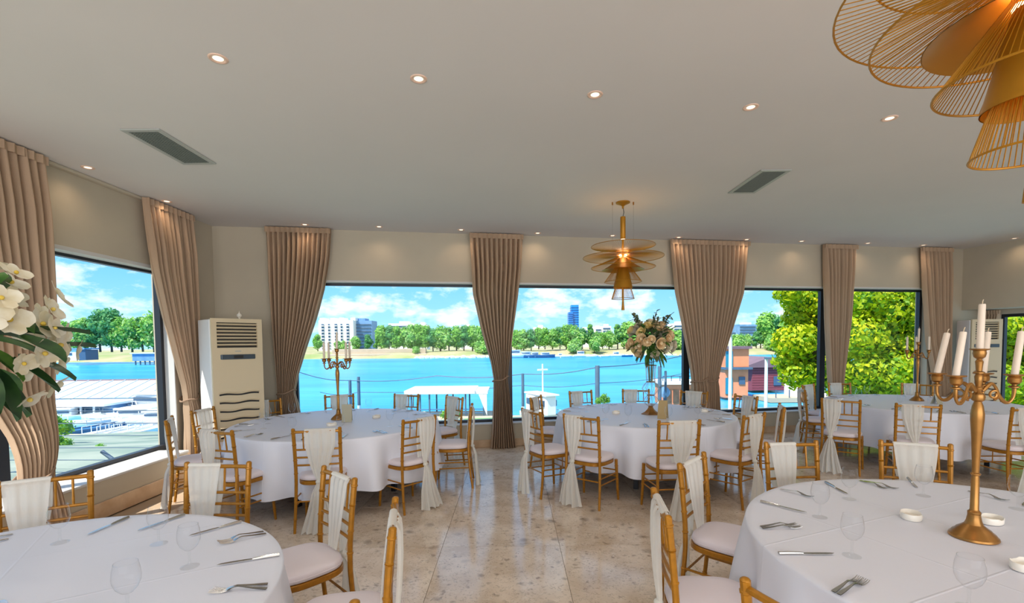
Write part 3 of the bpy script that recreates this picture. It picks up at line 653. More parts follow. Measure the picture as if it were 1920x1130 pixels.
# ------------------------------------------------------------------ ceiling fixtures
DL = [(-1.72, 2.92, 'first from the left of the row across the ceiling'), (-.58, 3.16, 'second from the left of the row across the ceiling'), (.59, 3.38, 'third from the left of the row across the ceiling'), (1.76, 3.58, 'fourth from the left of the row across the ceiling'), (2.93, 3.78, 'fifth of the row, nearest the big gold pendant'),
      (-3.99, 4.62, 'over the left wall, between the two left curtains'), (-4.02, 5.70, 'over the curtain beside the air conditioner'), (-1.9, 7.02, 'over the first river window'), (-.74, 7.26, 'left of the hourglass curtain'), (.42, 7.53, 'right of the hourglass curtain'), (1.63, 7.76, 'behind the far pendant lamp'), (2.75, 7.94, 'over the left half of the double curtain'), (3.97, 8.16, 'over the right half of the double curtain'), (5.01, 8.35, 'over the third river window'), (6.32, 8.58, 'right of the narrow curtain'), (7.49, 8.80, 'over the last curtain of the back wall'), (8.62, 8.3, 'at the right picture edge'),
      (-2.9, 7.0-.15, 'over the first curtain of the back wall')]
dm = None
for i, (x, y, l) in enumerate(DL):
    if dm is None:
        dm = thing('downlight', 'x', 'downlight', (0, 0, 0), 0, 'recessed ceiling downlights')
        m = MB(); m.lathe([(.028, .010), (.034, .001), (.044, -.005), (.053, -.003), (.054, 0), (.054, .003)], 28, cap=False); m.build('trim_ring', MT['trimwhite'], dm, smooth=True, sharp=60)
        m = MB(); m.lathe([(.001, 0), (.029, 0)], 24, cap=False); b_ = m.build('bulb', MT['bulb'], dm); b_.location = (0, 0, -.001); o = dm
    else: o = copy_tree(dm)
    o.location = (x, y, ZC-.001); o['label'] = 'round recessed downlight, '+l
    near = min(abs((Vector((x, y, 0))-A).dot(BN)), abs(x+4.23), abs((Vector((x, y, 0))-B).dot(BD))+.1) < .75
    s_ = lamp('downlight_beam', 'SPOT', (x, y, ZC-.02), DOWN_W*(.30 if near else 1), (1, .74, .50) if near else (1, .93, .85), spot_size=math.radians(150), spot_blend=.9, shadow_soft_size=.05)
for x in (-3, -.6, 1.8, 4.2, 6.6, 9):                          # added spots without fixtures, lighting the unseen hall behind and right of the camera
    for y in (-3.4, -1.2, 1.0) if x < 6 else (-3.4, -1.2, 1.0, 3.4, 5.8):
        if abs(x-1.5) < .8 and abs(y-1.4) < .8: continue
        lamp('hall_fill_spot', 'SPOT', (x, y, ZC-.02), DOWN_W*1.6, (1, .93, .86), spot_size=math.radians(155), spot_blend=.9, shadow_soft_size=.06)
def vent(x0, x1, y0, y1, label):
    t = thing('ceiling_vent', label, 'vent', ((x0+x1)/2, (y0+y1)/2, ZC), 0, 'ceiling air vents'); w_, h_ = x1-x0, y1-y0
    m = MB()
    for c, d in (((0, h_/2-.02, -.006), (w_, .04, .012)), ((0, -h_/2+.02, -.006), (w_, .04, .012)), ((w_/2-.02, 0, -.006), (.04, h_-.08, .012)), ((-w_/2+.02, 0, -.006), (.04, h_-.08, .012))): m.box(c, d)
    m.build('vent_frame', MT['ventm'], t, bevel=.003)
    m = MB(); m.box((0, 0, -.0015), (w_-.07, h_-.07, .002)); m.build('backing', MT['ventd'], t)
    m = MB(); nn = int((h_-.08)/.022)
    for k in range(nn): m.box((0, -h_/2+.05+k*(h_-.1)/(nn-1), -.008), (w_-.08, .006, .009), m=Matrix.Rotation(.5, 3, 'X'))
    for k in range(9): m.box((-w_/2+.05+k*(w_-.1)/8, 0, -.0075), (.004, h_-.08, .006))
    m.build('grille', MT['ventg'], t)
vent(-3.04, -2.73, 3.82, 4.55, 'grey grille air vent on the ceiling, above the left window'); vent(2.50, 2.81, 4.86, 5.60, 'grey grille air vent on the ceiling, right of the far pendant')
# ------------------------------------------------------------------ pendants
def pendant(x, y, label, power):
    t = thing('pendant_lamp', label, 'pendant lamp', (x, y, ZC), 0, 'tiered gold wire pendant lamps'); G = MT['lampgold']
    z0 = ZC
    m = MB(); m.lathe([(.001, 0), (.085, 0), (.085, -.012), (.03, -.035), (.012, -.05), (.012, -.075), (.001, -.075)], 28, cap=False); m.build('canopy', G, t, smooth=True, sharp=40)
    m = MB(); m.tube([(0, 0, -.06), (.012, 0, -.12), (-.006, 0, -.2)], .004, 6); m.build('cord', MT['black'], t)
    m = MB(); m.lathe([(.001, -.17), (.03, -.175), (.032, -.19), (.032, -.44), (.028, -.445)], 20, cap=False); sp = m.build('spot_tube', G, t, smooth=True, sharp=40)
    m = MB(); m.lathe([(.001, -.443), (.028, -.443)], 16, cap=False); m.build('bulb', MT['bulb'], sp)
    for s in (-1, 1):
        m = MB(); m.tube([(s*.128, 0, -.03), (s*.128, 0, -.56)], .0018, 5); wi = m.build('wire', MT['steel'], t); m = MB(); m.lathe([(.009, 0), (.009, -.03), (.004, -.035)], 10, c=(s*.128, 0, 0)); m.build('wire_grip', MT['brass'], wi)
    m = MB(); m.lathe([(.014, -.45), (.014, -.9), (.010, -1.0), (.012, -1.2), (.020, -1.31), (.001, -1.31)], 16, cap=False); m.build('centre_rod', G, t, smooth=True, sharp=40)
    def wires(r0, za, r1, zb, n, nm='wire_shade'):
        m = MB()
        for k in range(n):
            g = 2*PI*k/n; c, s = math.cos(g), math.sin(g); rm = (r0+r1)/2; zm = (za+zb)/2+.0*(r1-r0)
            m.tube([(r0*c, r0*s, za), (rm*c, rm*s, zm), (r1*c, r1*s, zb)], .0016, 4, cap=False)
        for r, z, q in ((r1, zb, .0036), (r0, za, .0036)): m.tube([(r*math.cos(g), r*math.sin(g), z) for g in np.linspace(0, 2*PI, 61)[:-1]], q, 6, closed=True)
        m.build(nm, G, t)
    def solid(r0, za, r1, zb, curve=0.0):
        m = MB(); pr = []
        for u in np.linspace(0, 1, 9): pr.append((r0+(r1-r0)*u**(1+curve), za+(zb-za)*u))
        m.lathe(pr, 48, cap=False); m.lathe([(r-.003, z) for r, z in pr][::-1], 48, cap=False); m.build('metal_shade', G, t, smooth=True, sharp=60)
    wires(.06, 2.745-z0, .385, 2.82-z0, 96); wires(.07, 2.715-z0, .485, 2.685-z0, 110); wires(.07, 2.69-z0, .385, 2.56-z0, 100)
    solid(.05, 2.68-z0, .255, 2.53-z0, .35); wires(.055, 2.62-z0, .225, 2.385-z0, 84); solid(.055, 2.585-z0, .117, 2.31-z0); wires(.055, 2.46-z0, .137, 2.18-z0, 60)
    for zz, rr in ((2.70, .034), (2.60, .03)):
        for q in range(4):
            g = q*PI/2+.6; m = MB(); m.ball((rr*1.3*math.cos(g), rr*1.3*math.sin(g), zz-z0), .018, 10, 7); m.build('bulb', MT['warmbulb'], t, smooth=True)
    lamp('pendant_glow', 'POINT', (x, y+.0, 2.785), power, (1, .60, .28), shadow_soft_size=.03)
    lamp('pendant_spot', 'POINT', (x+.05, y+.05, 2.66), power*.7, (1, .55, .2), shadow_soft_size=.03)
    lamp('pendant_spot', 'POINT', (x-.04, y-.02, 2.5), power*.35, (1, .55, .2), shadow_soft_size=.02)
pp_ = at_z(1168, 379, ZC); pendant(pp_.x, pp_.y, 'far gold pendant of tiered wire shades, above the flower vase table', 3.6)
pendant(1.50, 1.40, 'big gold pendant of tiered wire shades at the upper right', 4.6)
# ------------------------------------------------------------------ floor-standing air conditioners
def conditioner(x, y, rz, label, side, W_=.60, D_=.42):
    t = thing('air_conditioner', label, 'air conditioner', (x, y, 0), rz, 'floor-standing air conditioners')
    H_ = 1.98
    m = MB(); m.box((0, .015, H_/2+.02), (W_, D_-.03, H_-.04)); m.build('body', MT['acside'], t, bevel=.012, seg=2)
    m = MB(); m.box((0, .0, .03), (W_-.04, D_-.06, .06)); m.build('plinth', MT['dark'], t)
    yf = -D_/2
    m = MB()
    # front panel with an outlet opening at the top
    for c, d in (((0, yf+.0, .85), (W_-.012, .03, 1.56)), ((0, yf, 1.965), (W_-.012, .03, .05)), ((-W_/2+.035, yf, 1.785), (.06, .03, .31)), ((W_/2-.035, yf, 1.785), (.06, .03, .31))): m.box(c, d)
    m.build('front_panel', MT['acw'], t)
    m = MB(); m.box((0, yf+.03, 1.785), (W_-.12, .02, .31)); m.build('outlet', MT['dark'], t)
    for k in range(7):
        m = MB(); m.box((0, yf+.004, 1.665+k*.042), (W_-.13, .028, .012), m=Matrix.Rotation(-.5, 3, 'X')); m.build('louvre', MT['acw'], t)
    m = MB(); m.prism([(-.19, yf-.028), (.19, yf-.028), (.205, yf-.014), (-.205, yf-.014)], 1.485, 1.545); dp = m.build('display', MT['lcd'], t, bevel=.004)
    m = MB(); m.box((0, yf-.029, 1.515), (.11, .002, .036)); m.build('screen', MT['dark'], dp)
    m = MB(); m.box((0, yf-.016, 1.585), (.07, .003, .010)); m.build('badge', MT['ventm'], t)
    for k in range(8):
        z = 1.05-k*.105; m = MB()
        m.grid(lambda u, v, z=z: ((u-.5)*(W_-.14), yf-.0165-.0*v, z-.011+.022*v+.006*math.sin(2*PI*u*1.5+k)), 16, 1); sl = m.build('intake_slot', MT['dark'], t)
        m = MB(); m.grid(lambda u, v, z=z: ((u-.5)*(W_-.13), yf-.016-.012*math.sin(PI*v), z+.008+.02*v+.008*math.sin(2*PI*u*1.5+k)), 16, 4); m.build('intake_rib', MT['acw'], t, smooth=True)
    return t
conditioner(-3.60, 6.16, math.radians(50), 'tall cream air conditioner standing in the left corner', 1)
m = MB(); m.lathe([(.001, 0), (.05, 0), (.05, .012), (.012, .016), (.010, .03), (.03, .05), (.028, .07), (.010, .085), (.004, .10), (.001, .12)], 16, cap=False); o = m.build('small_ornament', MT['ceramic'], None, smooth=True, sharp=50); o.location = (-3.48, 6.16, 1.98)
tag(o, 'little white ornament on top of the cream air conditioner', 'ornament')
q = B+RD*.42-BD*.10; conditioner(q.x-.05, q.y, math.radians(-8), 'air conditioner in the right corner, behind the large candelabra', 1, .50, .34)
# ------------------------------------------------------------------ flowers
LEAF = mat('leaf_dark', lin(38, 84, 34), .45, col2=lin(86, 124, 44), scale=14, trans=.15)
DLEAF = mat('leaf_deep_green', lin(26, 56, 28), .4, col2=lin(52, 88, 38), scale=14, trans=.1)
LEAF2 = mat('leaf_grey_green', lin(78, 92, 62), .6, col2=lin(104, 112, 74), scale=14, trans=.15)
PET = mat('petal_white', lin(226, 212, 176), .7, col2=lin(246, 240, 222), scale=20, trans=.25)
PEACH = mat('petal_peach', lin(240, 204, 148), .7, col2=lin(250, 228, 186), scale=22, trans=.2)
CREAM = mat('petal_cream_yellow', lin(240, 214, 130), .7, col2=lin(246, 230, 170), scale=22, trans=.2)
YEL = mat('petal_yellow', lin(226, 190, 60), .7, col2=lin(240, 214, 110), scale=22, trans=.2)
def leaf_mb(m, base, d, length, width, droop=.3):
    d = Vector(d).normalized(); s = d.cross(Vector((0, 0, 1)))
    s = s.normalized() if s.length > .05 else Vector((1, 0, 0)); n = s.cross(d)
    def fn(u, v):
        w_ = width*math.sin(PI*min(1, v*.96+.03))**.8*(u-.5); return Vector(base)+d*length*v+s*w_+n*(abs(u-.5)*width*.35)-Vector((0, 0, 1))*droop*length*v*v
    m.grid(fn, 4, 6); return m
def rose_mb(m, c, r, up):
    up = Vector(up).normalized(); q = Vector((0, 0, 1)).rotation_difference(up).to_matrix(); c = Vector(c)
    m.ball(c, r*.42, 8, 6)
    for ring, (n, rad, open_) in enumerate(((3, .5, .15), (5, .75, .45), (6, 1.0, .8))):
        for k in range(n):
            g = 2*PI*k/n+ring*.7
            def fn(u, v, g=g, rad=rad, open_=open_):
                a = g+(u-.5)*1.7; rr = r*rad*(.25+.75*v**.6)*(1+.12*open_*v*v); z = r*(-.55+1.15*v*(1-.35*open_))-.25*r*open_*v*v*(1 if v > .6 else 0)
                return c+q @ Vector((rr*math.cos(a), rr*math.sin(a), z-.12*r*abs(u-.5)*v))
            m.grid(fn, 4, 4)
    return m
def orchid_mb(m, c, r, up):
    up = Vector(up).normalized(); q = Vector((0, 0, 1)).rotation_difference(up).to_matrix(); c = Vector(c)
    for k in range(5):
        g = 2*PI*k/5+.3; big = 1.0 if k % 2 else .8
        def fn(u, v, g=g, big=big):
            a = g+(u-.5)*1.75*math.sin(PI*(v*.78+.15))**.8; return c+q @ Vector((r*big*v*math.cos(a), r*big*v*math.sin(a), .25*r*v*v-.1*r*abs(u-.5)))
        m.grid(fn, 5, 5)
    return m
def bouquet(x, y, z, rad, label, seed, kinds, nf, nl, leafm, size, squash=(1, 1, 1), leafsize=.13, stem_to=None, sprigs=0, lw=.42):
    t = thing('flower_bouquet', label, 'flowers', (x, y, z)); r_ = np.random.default_rng(seed)
    for k in range(nl):
        d = Vector(r_.normal(size=3)); d.z = d.z*.8; d.normalize(); m = MB(); b = Vector((d.x*squash[0], d.y*squash[1], d.z*squash[2]))*rad*r_.uniform(.35, .8)
        leaf_mb(m, b, d+Vector((0, 0, r_.uniform(-.2, .4))), leafsize*r_.uniform(.7, 1.3), leafsize*lw*r_.uniform(.8, 1.3), r_.uniform(.1, .5)); m.build('leaf', leafm[k % len(leafm)], t, smooth=True)
    for k in range(nf):
        gz = 1-1.75*(k+.5)/nf; g = k*2.39996; rr = math.sqrt(max(0, 1-gz*gz)); d = Vector((rr*math.cos(g), rr*math.sin(g), gz)); d = (d+Vector(r_.normal(size=3))*.18).normalized()
        p = Vector((d.x*squash[0], d.y*squash[1], d.z*squash[2]))*rad*r_.uniform(.78, 1.02); kd, mt = kinds[k % len(kinds)]; m = MB(); s = size*r_.uniform(.75, 1.2)
        (rose_mb if kd == 'r' else orchid_mb)(m, p, s, d); b = m.build('blossom', mt, t, smooth=True, sharp=180)
        if kd == 'o': m = MB(); m.ball(p+d*s*.10, s*.13, 8, 6); m.build('flower_heart', YEL, b, smooth=True)
    for k in range(sprigs):
        g = r_.uniform(0, 2*PI); d = Vector((math.cos(g)*.75, math.sin(g)*.75, r_.uniform(.35, 1.3))).normalized(); m = MB(); L_ = rad*r_.uniform(1.15, 1.55)
        m.tube([d*rad*.4, d*L_], .003, 4)
        for q in range(7):
            p = d*L_*(.62+.06*q); e_ = Vector(r_.normal(size=3)); leaf_mb(m, p, e_+d, .055, .035, .1)
        m.build('sprig', leafm[-1], t, smooth=True)
    m = MB()
    for k in range(7):
        g = k*.9; m.tube([(.02*math.cos(g), .02*math.sin(g), -rad*.9 if stem_to is None else stem_to), (.05*math.cos(g), .05*math.sin(g), 0)], .004, 5)
    m.build('stems', leafm[0], t); return t
# tall vase of stacked glass globes on table 3
p = at_z(1220, 776, ZT); vx, vy = p.x, p.y
t = thing('flower_vase', 'tall vase of stacked glass globes on a gold foot, flower vase table', 'vase', (vx, vy, ZT+.002))
m = MB(); m.lathe([(.001, 0), (.115, 0), (.118, .006), (.10, .012), (.07, .03), (.04, .06), (.028, .085), (.03, .10)], 6, cap=False); m.build('foot', MT['brass'], t, bevel=0)
m = MB(); m.lathe([(.03, .098), (.075, .125), (.09, .165), (.075, .21), (.04, .232)], 24, cap=False); m.build('lower_globe', MT['glass'], t, smooth=True, sharp=180)
m = MB(); m.lathe([(.04, .234), (.085, .262), (.108, .315), (.085, .37), (.05, .395)], 24, cap=False); m.build('upper_globe', MT['glass'], t, smooth=True, sharp=180)
for z, r in ((.232, .042), (.396, .052), (.60, .066)):
    m = MB(); m.tube([(r*math.cos(g), r*math.sin(g), z) for g in np.linspace(0, 2*PI, 25)[:-1]], .005, 6, closed=True); m.build('ring', MT['brass'], t, smooth=True)
m = MB(); m.lathe([(.05, .396), (.048, .45), (.052, .55), (.066, .60)], 24, cap=False); m.build('neck', MT['glass'], t, smooth=True, sharp=180)
for k in range(9):
    g = k*PI/4.5+.5; m = MB(); m.tube([(.03*math.cos(g), .03*math.sin(g), .098), (.091*math.cos(g), .091*math.sin(g), .165), (.04*math.cos(g), .04*math.sin(g), .233), (.109*math.cos(g), .109*math.sin(g), .315), (.052*math.cos(g), .052*math.sin(g), .396), (.064*math.cos(g), .064*math.sin(g), .60)], .0026, 5); m.build('globe_wire', MT['ventm'], t)
bouquet(vx, vy, 1.66, .27, 'round bouquet of peach and cream roses in the tall glass vase', 21, [('r', PEACH), ('r', PET), ('r', CREAM), ('r', PEACH), ('r', PET)], 40, 130, [LEAF, LEAF, LEAF2], .062, (1.08, 1.0, .95), .12, -.5, 14)
# orchids on the front left table, mostly beyond the left edge
t = thing('flower_vase', 'tall slim vase of the orchids at the left picture edge', 'vase', (-1.82, 1.55, ZT+.002))
m = MB(); m.lathe([(.001, 0), (.10, 0), (.10, .01), (.03, .03), (.022, .10), (.03, .40), (.06, .62)], 24, cap=False); m.build('trumpet', MT['glass'], t, smooth=True, sharp=60)
m = MB(); m.lathe([(.058, .615), (.062, .62), (.058, .625)], 24); m.build('ring', MT['brass'], t)
bouquet(-1.82, 1.55, 1.69, .32, 'white orchids with dark green leaves at the left picture edge', 33, [('o', PET), ('o', PET), ('o', PET)], 84, 60, [DLEAF, LEAF, DLEAF], .056, (1.0, 1.0, .85), .13, -.30, 0, .62)
# ------------------------------------------------------------------ outside
WZ = -5.3
def watermat():
    m = mat('river_water', lin(28, 150, 205), .28, spec=.3)
    n = m.node_tree.nodes; l = m.node_tree.links; b = n['Principled BSDF']; g = n.new('ShaderNodeNewGeometry'); mp_ = n.new('ShaderNodeMapping'); mp_.inputs['Scale'].default_value = (.16, .8, 1); l.new(g.outputs['Position'], mp_.inputs[0])
    no = n.new('ShaderNodeTexNoise'); no.inputs['Scale'].default_value = 1.0; no.inputs['Detail'].default_value = 4; l.new(mp_.outputs[0], no.inputs['Vector'])
    bp = n.new('ShaderNodeBump'); bp.inputs['Strength'].default_value = .5; bp.inputs['Distance'].default_value = .25; l.new(no.outputs['Fac'], bp.inputs['Height']); l.new(bp.outputs[0], b.inputs['Normal'])
    rp = n.new('ShaderNodeValToRGB'); mp2 = n.new('ShaderNodeMapping'); mp2.inputs['Scale'].default_value = (.02, .1, 1); l.new(g.outputs['Position'], mp2.inputs[0]); no2 = n.new('ShaderNodeTexNoise'); no2.inputs['Scale'].default_value = 1; no2.inputs['Detail'].default_value = 6; l.new(mp2.outputs[0], no2.inputs['Vector']); l.new(no2.outputs['Fac'], rp.inputs[0])
    rp.color_ramp.elements[0].position = .38; rp.color_ramp.elements[0].color = lin(16, 140, 196); rp.color_ramp.elements[1].position = .62; rp.color_ramp.elements[1].color = lin(48, 166, 214); l.new(rp.outputs[0], b.inputs['Base Color'])
    return m
X = {}
X['water'] = watermat()
X['grass'] = mat('grass', lin(84, 140, 74), .9, col2=lin(120, 160, 90), scale=.8)
X['bank'] = mat('dry_bank', lin(176, 160, 126), .9, col2=lin(136, 150, 88), scale=.06)
X['quay'] = mat('quay_concrete', lin(190, 172, 146), .9, var=.06, scale=.3)
X['soil'] = mat('near_bank', lin(104, 126, 112), .9, col2=lin(150, 158, 142), scale=.5)
X['deck'] = mat('terrace_stone', lin(214, 204, 192), .8, var=.06, scale=1.5)
X['white'] = mat('boat_white', lin(244, 246, 246), .35)
X['wall'] = mat('white_render', lin(240, 238, 232), .8)
X['shade'] = mat('blue_grey_and_shaded', lin(92, 138, 180), .7, col2=lin(120, 160, 196), scale=.3)  # plain blue-grey elsewhere; on the apartment side shade is put into the colour
X['win'] = mat('far_window', lin(70, 96, 122), .3)
X['roofgrey'] = mat('corrugated_roof', lin(190, 202, 210), .5, col2=lin(216, 222, 224), scale=.4, stretch=(6, .3, 1))
X['tower'] = mat('blue_tower_glass', lin(6, 104, 186), .3, col2=lin(30, 140, 215), scale=.06, spec=.8)
X['towerband'] = mat('tower_bands', lin(10, 66, 140), .3)
X['brick'] = mat('orange_render', lin(236, 146, 104), .8, var=.06, scale=1)
X['red'] = mat('dark_red_boards', lin(140, 66, 74), .7, var=.1, scale=2, stretch=(.3, .3, 6))
X['roofred'] = mat('brown_roof', lin(120, 96, 104), .7, var=.08, scale=1)
X['teal'] = mat('teal_panel', lin(30, 132, 158), .5)
X['pile'] = mat('steel_pile', lin(76, 98, 118), .5, var=.15, scale=1)
X['pole'] = mat('pale_pole', lin(214, 220, 222), .5)
X['blue'] = mat('boat_blue', lin(40, 104, 150), .4)
X['trunk'] = mat('bark', lin(96, 80, 64), .9, var=.2, scale=3)
X['hedge'] = mat('far_leaves', lin(120, 182, 74), .8, col2=lin(176, 216, 100), scale=.25, trans=.4)
X['hedge2'] = mat('far_leaves_dark', lin(76, 148, 92), .8, col2=lin(130, 188, 120), scale=.25, trans=.4)
X['hedge3'] = mat('far_leaves_pale', lin(156, 200, 116), .8, col2=lin(196, 222, 142), scale=.25, trans=.4)
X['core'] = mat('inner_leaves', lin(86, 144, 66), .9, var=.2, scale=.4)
X['yleaf'] = mat('sunlit_leaves', lin(168, 196, 20), .6, col2=lin(232, 224, 24), scale=.9, trans=.5)
X['yleaf2'] = mat('sunlit_leaves_green', lin(96, 156, 24), .6, col2=lin(176, 204, 34), scale=.9, trans=.45)
def plane_obj(name, pts, m, lab=None):
    o = MB().add(pts, [tuple(range(len(pts)))]).build(name, m); return struct(o, lab)
plane_obj('river', [(-900, 20, WZ), (900, 20, WZ), (900, 900, WZ), (-900, 900, WZ)], X['water'], 'wide turquoise river with small ripples')
# near bank: terrace beside the hall, sloping down to the water's edge
def bank(u, v):
    x = -60+120*u; y0 = 7.4+.184*(x+4.2) if x > -4.4 else 7.2
    if x < -4.6: y0 = -10
    ye = 38+.22*(x+30) if x < 12 else 47+.1*(x-12)
    y = y0+(ye-y0)*v; z = -.75+(-4.9+.75)*min(1, max(0, (y-11)/(ye-12)))-.35*math.sin(min(1, max(0, (y-11)/(ye-12)))*PI)
    z -= .9*max(0, v-.97)/.03
    return (x, y, z+.03*math.sin(x*1.7)*math.sin(y*.9))
mb = MB(); mb.grid(bank, 80, 40); struct(mb.build('near_bank', X['soil'], smooth=True), 'pale sloping bank between the hall and the marina')
mb = MB(); mb.grid(lambda u, v: (-3+30*u, 12+19*v+2*u, np.interp(12+19*v+2*u, [11, 48], [-.74, -4.78])-.33*math.sin(min(1, max(0, (1+19*v+2*u)/36))*PI)+.06), 40, 30); struct(mb.build('lawn', X['grass'], smooth=True), 'strip of green lawn below the river windows')
# far bank
FY = 236
def farb(u, v):
    x = -420+1000*u; y = FY+620*v**2+(-10 if x < -120 else 0)+3*math.sin(x*.05)
    return (x, y, WZ+np.interp(v*v, [0, .001, .012, .022, .06, 1], [-.2, .7, 2.0, 2.9, 3.2, 4.5])+.3*math.sin(x*.21+v*9))
mb = MB(); mb.grid(farb, 160, 24); struct(mb.build('far_bank', X['bank'], smooth=True), 'dry grassy far bank of the river')
mb = MB(); mb.box((-68, FY+11, WZ+3.0), (48, 3, 3.4)); mb.box((-68, FY+8, WZ+1.0), (50, 5, 2.4)); struct(mb.build('quay_wall', X['quay'], bevel=.2), 'pale quay wall in front of the white apartment block')
# ---- trees: leaf quads around dark cores
def tree_mesh(name, blobs, nleaf, size, seed, mats, spread=.0):
    r_ = np.random.default_rng(seed); vs = []; fs = []; mi = []
    bl = np.array([b[:3] for b in blobs]); rad = np.array([b[3] for b in blobs]); wts = rad**2/np.sum(rad**2)
    idx = r_.choice(len(blobs), nleaf, p=wts); d = r_.normal(size=(nleaf, 3)); d /= np.linalg.norm(d, axis=1)[:, None]
    rr = rad[idx]*r_.uniform(.62, 1.08, nleaf); c = bl[idx]+d*rr[:, None]*np.array([1, 1, .85])
    n = d+r_.normal(size=(nleaf, 3))*.55; n /= np.linalg.norm(n, axis=1)[:, None]
    a = np.cross(n, r_.normal(size=(nleaf, 3))); a /= np.linalg.norm(a, axis=1)[:, None]; b = np.cross(n, a)
    s = size*r_.uniform(.6, 1.3, nleaf)[:, None]
    V = np.stack([c-a*s*.5, c-b*s*.32, c+a*s*.55, c+b*s*.32], 1).reshape(-1, 3)
    F = np.arange(nleaf*4).reshape(-1, 4)
    me = bpy.data.meshes.new(name); me.from_pydata(V.tolist(), [], F.tolist())
    for m_ in mats: me.materials.append(m_)
    me.polygons.foreach_set('material_index', r_.integers(0, len(mats), nleaf).astype(int).tolist() if len(mats) > 1 else [0]*nleaf); me.update(); return me
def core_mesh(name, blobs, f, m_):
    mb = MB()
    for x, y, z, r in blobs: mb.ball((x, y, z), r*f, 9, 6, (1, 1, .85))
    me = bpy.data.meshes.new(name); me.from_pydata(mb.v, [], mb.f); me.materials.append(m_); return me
def blobs_round(seed, h, w_, n, trunk=.22):
    r_ = np.random.default_rng(seed); out = []
    for k in range(n):
        z = h*(trunk+(1-trunk)*(.12+.76*(k+.5)/n)); env = math.sin(PI*min(.95, max(.12, (z/h-trunk)/(1-trunk)*.9+.08)))**.6
        g = r_.uniform(0, 2*PI); q = r_.uniform(.1, .62)*w_/2*env; out.append((q*math.cos(g), q*math.sin(g), z, w_*r_.uniform(.20, .32)*(.6+.5*env)))
    return out
variants = []
for v, (h, w_, n, ms, tr) in enumerate(((12, 9, 11, ('hedge',), .12), (14, 9, 12, ('hedge2',), .14), (10, 10, 11, ('hedge3', 'hedge'), .08), (15, 6, 10, ('hedge', 'hedge2'), .1), (6, 8, 8, ('hedge', 'hedge3'), .03))):
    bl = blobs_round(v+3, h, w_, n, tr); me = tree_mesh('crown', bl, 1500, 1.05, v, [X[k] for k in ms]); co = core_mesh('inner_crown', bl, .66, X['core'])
    t = thing('bank_tree', 'x', 'tree', (0, -50, -80), 0, 'trees along the far bank')
    o = bpy.data.objects.new('crown', me); C.objects.link(o); o.parent = t; o['kind'] = 'stuff'
    o = bpy.data.objects.new('inner_crown', co); C.objects.link(o); o.parent = t
    m = MB(); m.tube([(0, 0, -.5), (.1, 0, h*.3), (0, .1, h*.6)], [.35, .28, .15], 7); m.build('trunk', X['trunk'], t); variants.append((t, h))
ORDC = {}; ORDW = 'first,second,third,fourth,fifth,sixth,seventh,eighth,ninth,tenth,eleventh,twelfth,thirteenth,fourteenth,fifteenth,sixteenth,seventeenth,eighteenth,nineteenth,twentieth,twenty-first,twenty-second'.split(',')
vused = set(); VN = ['round mid-green tree', 'dark green tree', 'pale broad tree', 'slim tall tree', 'low bush']
def btree(px, pytop, pybase, Y, v, where, n=[0]):
    p = at(px, pybase, Y); q = at(px, pytop, Y); t, h = variants[v]; o = t if v not in vused else copy_tree(t); vused.add(v)
    s = (q.z-p.z)/h*1.04; zb = max(p.z, WZ+.6); o.location = (p.x, Y, zb); o.scale = (s*rng.uniform(.9, 1.15), s, s); o.rotation_euler = (0, 0, rng.uniform(0, 6.28)); n[0] += 1
    kk = (v, where); ORDC[kk] = ORDC.get(kk, 0)+1
    o['label'] = ORDW[ORDC[kk]-1]+' '+VN[v]+' on far bank, '+where
# left window
for px, top, v, w_ in ((100, 612, 1, 'behind the orchids'), (118, 604, 0, 'left of the mast'), (160, 600, 2, 'above the white shed'), (188, 583, 1, 'tallest of the dark pair right of the shed'), (210, 582, 1, 'dark, next to the tallest'), (228, 598, 0, 'middle of the left window'), (248, 600, 2, 'right part of the left window'), (268, 592, 3, 'over the pier building'), (290, 590, 2, 'at the right jamb of the left window'), (312, 594, 0, 'behind the left wall curtain edge'), (75, 606, 0, 'behind the left edge curtain')): btree(px, top, 657, 205, v, w_)
CT = [(596, 628, 0), (640, 640, 4), (668, 632, 2), (690, 628, 1), (706, 630, 3), (716, 612, 0), (730, 612, 1), (744, 614, 0), (757, 611, 3), (770, 612, 2), (784, 610, 0), (798, 612, 0), (812, 617, 1), (826, 614, 2), (842, 612, 3), (856, 613, 0), (870, 612, 1), (886, 612, 0), (900, 614, 2), (915, 614, 0), (968, 620, 0), (982, 620, 2), (996, 618, 1), (1010, 616, 0), (1022, 616, 0), (1036, 618, 2), (1050, 614, 1), (1062, 610, 0), (1074, 612, 2), (1092, 616, 1), (1106, 606, 3), (1118, 624, 2), (1130, 624, 0), (1142, 622, 2), (1158, 606, 3), (1170, 602, 3), (1182, 606, 2), (1196, 606, 0), (1214, 610, 2), (1232, 612, 0), (1250, 616, 2), (1272, 622, 4), (1290, 620, 0), (1384, 628, 4), (1400, 628, 2), (1418, 622, 1), (1438, 588, 0), (1426, 606, 3), (1456, 594, 1), (1476, 596, 2), (1496, 600, 0), (1524, 606, 1)]
for px, top, v in CT:
    where = 'near the white apartment block' if px < 712 else 'left of the hourglass curtain' if px < 930 else 'left of the blue tower' if px < 1062 else 'right of the blue tower' if px < 1150 else 'behind the rose bouquet' if px < 1300 else 'right of the double curtain'
    btree(px, top, 657 if px < 1000 else 653, 255 if v != 4 or px < 700 else 248, v, where)
for px, top, b, v in ((1078, 636, 660, 4), (1115, 632, 660, 2), (905, 640, 662, 4), (780, 650, 662, 4), (1450, 630, 656, 4)): btree(px, top, b, 243, v, 'low by the water, left of the hourglass curtain' if px < 930 else 'low by the water, right of the hourglass curtain')
